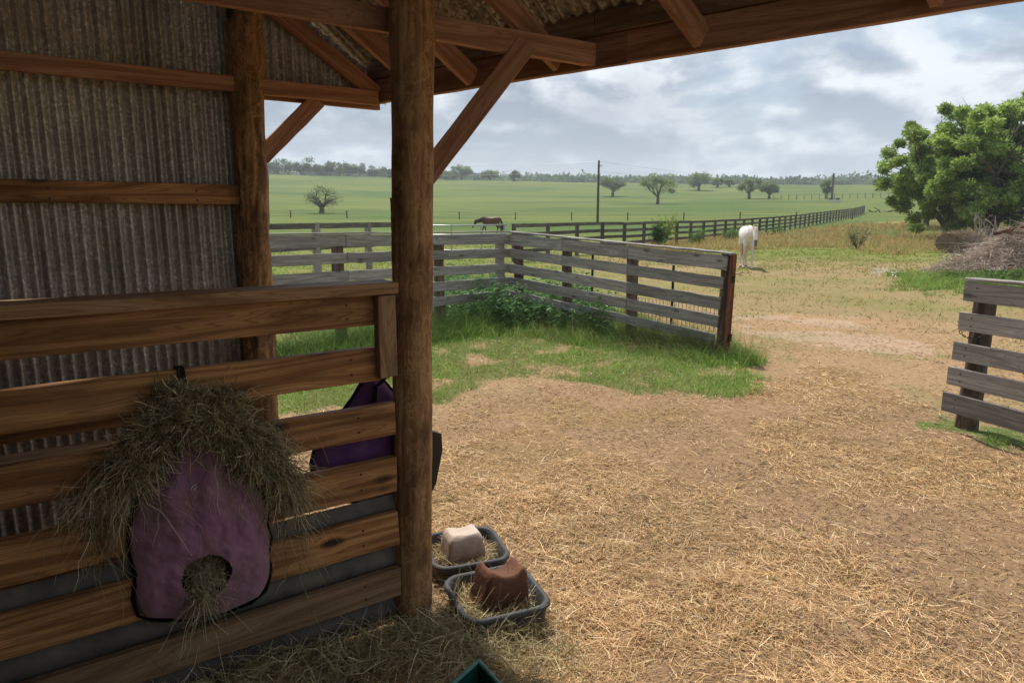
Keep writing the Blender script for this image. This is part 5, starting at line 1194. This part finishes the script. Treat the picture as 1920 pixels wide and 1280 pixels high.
# ================================================================ horses
def voxel_body(name, parts, vox, matf, parent, M, colf):
    mb = MB(); [mb.add(p) for p in parts]; me = bpy.data.meshes.new('tmp'); me.from_pydata(mb.v, [], mb.f); me.update(); o = bpy.data.objects.new('tmp', me); SC.collection.objects.link(o)
    r = o.modifiers.new('r', 'REMESH'); r.mode = 'VOXEL'; r.voxel_size = vox; r.use_smooth_shade = True; s = o.modifiers.new('s', 'SMOOTH'); s.iterations = 6; s.factor = .6
    dg = bpy.context.evaluated_depsgraph_get(); dg.update(); ev = o.evaluated_get(dg); m2 = bpy.data.meshes.new_from_object(ev); bpy.data.objects.remove(o); m2.name = name; m2.materials.clear(); m2.materials.append(matf)
    n = len(m2.vertices); co_ = np.zeros(n * 3, np.float32); m2.vertices.foreach_get('co', co_); co_ = co_.reshape(-1, 3); at = m2.color_attributes.new('cover', 'FLOAT_COLOR', 'POINT'); c4 = np.ones((n, 4), np.float32); c4[:, :3] = colf(co_); at.data.foreach_set('color', c4.ravel())
    m2.polygons.foreach_set('use_smooth', [True] * len(m2.polygons)); return inst(name, m2, parent, M)
def coat(name, rough=.55):
    m, t, b, o = new_mat(name, rough, .3); at = t.node('ShaderNodeAttribute', attribute_name='cover').outputs['Color']; tc = t.node('ShaderNodeTexCoord').outputs['Object']
    t.l.new(t.mix(t.ramp(t.noise(tc, 9, 5, .7), [(.3, .35), (.7, 0.0)]), at, t.mix(1.0, at, (.72, .68, .66), 'MULTIPLY')), b.inputs['Base Color']); bump(t, b, t.noise(tc, 60, 3), .2, .004); return m
COAT = coat('horse coat')
def horse(label, pos, yaw, headdrop, legs, colf, manecol, tailcol, neckyaw=0.0, eyec=DARKIRON, mane=1.0, scale=1.0):
    """built facing +x; legs: per leg (x at hoof offset, hock/knee bend offset)"""
    t = thing('horse', label, 'horse', pos, None, yaw); setw(t, WM[t.name] @ Matrix.Diagonal((scale, scale * .86, scale, 1))); W_ = WM[t.name]; P = []
    P.append(tube([(-.80, 0, 1.12), (-.74, 0, 1.16), (-.60, 0, 1.18), (-.40, 0, 1.17), (-.15, 0, 1.12), (.15, 0, 1.10), (.40, 0, 1.13), (.58, 0, 1.15), (.70, 0, 1.12), (.78, 0, 1.08)],
                  [(.06, .08), (.17, .21), (.255, .275), (.265, .29), (.285, .30), (.285, .31), (.25, .32), (.21, .29), (.16, .22), (.07, .10)], 20))
    # neck towards the head
    nx = 1.22; nz = 1.52 - headdrop; ny = neckyaw
    nb = [(.42, 0, 1.22), (.62, ny * .12, 1.27 - headdrop * .08), (.86, ny * .45, 1.38 - headdrop * .42), (1.06, ny * .8, 1.50 - headdrop * .80), (1.18, ny, 1.56 - headdrop)]
    P.append(tube(nb, [(.16, .27), (.14, .24), (.10, .185), (.082, .14), (.075, .11)], 14))
    # head: poll -> muzzle
    hx, hy, hz_ = 1.18, ny, 1.56 - headdrop; dx, dz = (.30, -.44)
    hd = [(hx - .04, hy, hz_ + .03), (hx + dx * .18, hy, hz_ + dz * .12), (hx + dx * .42, hy, hz_ + dz * .38), (hx + dx * .72, hy, hz_ + dz * .72), (hx + dx * .95, hy, hz_ + dz * .98), (hx + dx * 1.05, hy, hz_ + dz * 1.12)]
    P.append(tube(hd, [(.07, .07), (.095, .125), (.09, .125), (.062, .082), (.058, .066), (.035, .035)], 14))
    for sy in (-1, 1):
        P.append(tube([(hx - .01, hy + sy * .055, hz_ + .08), (hx + .0, hy + sy * .07, hz_ + .15), (hx + .01, hy + sy * .072, hz_ + .25)], [(.034, .026), (.044, .022), (.010, .010)], 8))
    for (front, sy, dxh, bend) in legs:
        if front:
            x0 = .50; pts = [(x0, sy * .13, 1.05), (x0 + .02 + bend * .2, sy * .135, .82), (x0 + dxh * .45 + bend, sy * .135, .50), (x0 + dxh * .6 + bend * .8, sy * .135, .44), (x0 + dxh * .9 + bend * .2, sy * .125, .17), (x0 + dxh + .02, sy * .125, .09), (x0 + dxh + .06, sy * .125, .045), (x0 + dxh + .07, sy * .125, .0)]
            rs = [(.13, .08), (.10, .07), (.056, .052), (.045, .044), (.036, .036), (.044, .044), (.056, .054), (.064, .062)]
        else:
            x0 = -.58; pts = [(x0, sy * .13, 1.08), (x0 + .08, sy * .145, .85), (x0 + .0 + dxh * .3, sy * .14, .68), (x0 - .12 + dxh * .6, sy * .13, .54), (x0 - .11 + dxh * .7, sy * .13, .46), (x0 - .07 + dxh, sy * .13, .17), (x0 - .04 + dxh, sy * .13, .09), (x0 + .0 + dxh, sy * .13, .045), (x0 + .01 + dxh, sy * .13, 0)]
            rs = [(.20, .10), (.17, .09), (.10, .065), (.062, .048), (.05, .042), (.038, .036), (.046, .044), (.056, .054), (.064, .062)]
        P.append(tube(pts, rs, 10))
    voxel_body('body', P, .018, COAT, t, W_, colf)
    g = np.random.default_rng(5); n = 1500
    u = g.random(n); k = np.interp(u, [0, 1], [0, 1]); nbx = np.interp(u, [0, .35, .7, 1], [.55, .84, 1.04, 1.17]); nbz = np.interp(u, [0, .35, .7, 1], [1.46, 1.53 - headdrop * .42, 1.63 - headdrop * .8, 1.66 - headdrop]); nby = np.interp(u, [0, .35, .7, 1], [0, ny * .45, ny * .8, ny])
    base = np.stack([nbx + g.normal(0, .01, n), nby + g.normal(0, .012, n), nbz + g.normal(0, .01, n)], 1); d = unit(np.stack([g.normal(-.1, .2, n), g.choice([-1, 1], n, p=[.35, .65]) * g.uniform(.15, .6, n), g.uniform(-.1, .5, n)], 1)); L = g.uniform(.10, .24, n) * mane
    ribbons('mane', base, d, L, np.full(n, .012), tint(n, [manecol]), STRAWM, t, seg=3, bend=np.stack([0 * L, 0 * L, -L * .9], 1), M=W_)
    n = 260; base = np.stack([hx + .03 + g.normal(0, .02, n), hy + g.normal(0, .02, n), hz_ + .11 + g.normal(0, .015, n)], 1); L = g.uniform(.08, .17, n); ribbons('forelock', base, unit(np.stack([g.uniform(.5, 1, n), g.normal(0, .3, n), g.normal(0, .2, n)], 1)), L, np.full(n, .012), tint(n, [manecol]), STRAWM, t, seg=2, bend=np.stack([0 * L, 0 * L, -L * .8], 1), M=W_)
    n = 900; base = np.stack([-.80 + g.normal(0, .015, n), g.normal(0, .02, n), 1.26 + g.normal(0, .02, n)], 1); L = g.uniform(.5, .95, n)
    ribbons('tail', base, unit(np.stack([g.uniform(-.5, -.2, n), g.normal(0, .06, n), g.uniform(-1.2, -.8, n)], 1)), L, np.full(n, .014), tint(n, [tailcol]), STRAWM, t, seg=5, bend=np.stack([.22 * L, g.normal(0, .05, n) * L, -.1 * L], 1), M=W_)
    for sy in (-1, 1):
        e = Vector((hx + dx * .36, hy + sy * .088, hz_ + dz * .22)); MB().add(tube([W_ @ (e - Vector((0, sy * .02, 0))), W_ @ (e + Vector((0, sy * .010, 0))), W_ @ (e + Vector((0, sy * .018, 0)))], [.026, .022, .006], 10)).build('eye', eyec, t)
    return t
def white_col(c):
    o = np.tile((.76, .73, .71), (len(c), 1)); o[c[:, 2] < .055] = (.20, .15, .12); m = (c[:, 0] > 1.40) & (c[:, 2] < 1.02); o[m] = (.13, .10, .10); m = (c[:, 2] < .8) & (c[:, 2] > .055); o[m] = o[m] * np.array((.86, .80, .78)); m = (c[:, 0] < -.2) & (c[:, 2] < 1.3); o[m] = o[m] * np.array((.97, .92, .88)); return o
def bay_col(c):
    o = np.tile((.14, .045, .02), (len(c), 1)); o[c[:, 2] < .5] *= .7; o[c[:, 2] < .055] = (.05, .04, .03); m = (c[:, 0] > .45) & (c[:, 2] > .9); o[m] *= .72
    m = (c[:, 0] > 1.30) & (np.abs(c[:, 1]) < .03) & (c[:, 2] > .6); o[m] = (.55, .5, .45); return o
hp_ = G(1402, 504); hY = hp_[1] + .45; hX = hp_[0] + .0
horse('white horse with a pale yellow forelock walking toward the yard along the track', (hX + .06, hY, hz1(hX, hY) + .0), atan2(-.985, -.19), .26, [(1, 1, .22, .02), (1, -1, -.20, .06), (0, 1, -.12, 0), (0, -1, .22, 0)], white_col, (.80, .72, .58), (.78, .50, .22), .10, mane=.5)
hb = ((921 - 960) / F * 62, 62); horse('chestnut brown horse with lowered head walking left behind the pipe gate', (hb[0], hb[1], hz1(*hb)), pi, .50, [(1, 1, .24, .03), (1, -1, -.16, .03), (0, 1, -.2, 0), (0, -1, .2, 0)], bay_col, (.075, .03, .018), (.09, .035, .02), scale=1.1)

# ================================================================ haze
def haze():
    m = bpy.data.materials.new('haze air'); m.use_nodes = True; t = NT(m.node_tree); t.n.clear(); v = t.node('ShaderNodeVolumePrincipled'); v.inputs['Color'].default_value = (.82, .90, 1.0, 1); v.inputs['Density'].default_value = .00052; v.inputs['Anisotropy'].default_value = .2
    o = t.node('ShaderNodeOutputMaterial'); t.l.new(v.outputs[0], o.inputs['Volume']); R = 1600
    mb = MB(); mb.box((0, 0, 32), (2 * R, 2 * R, 70)); ob = mb.build('haze', m); tag(ob, 'faint bluish air over the far pasture', None, None, 'stuff')
haze()
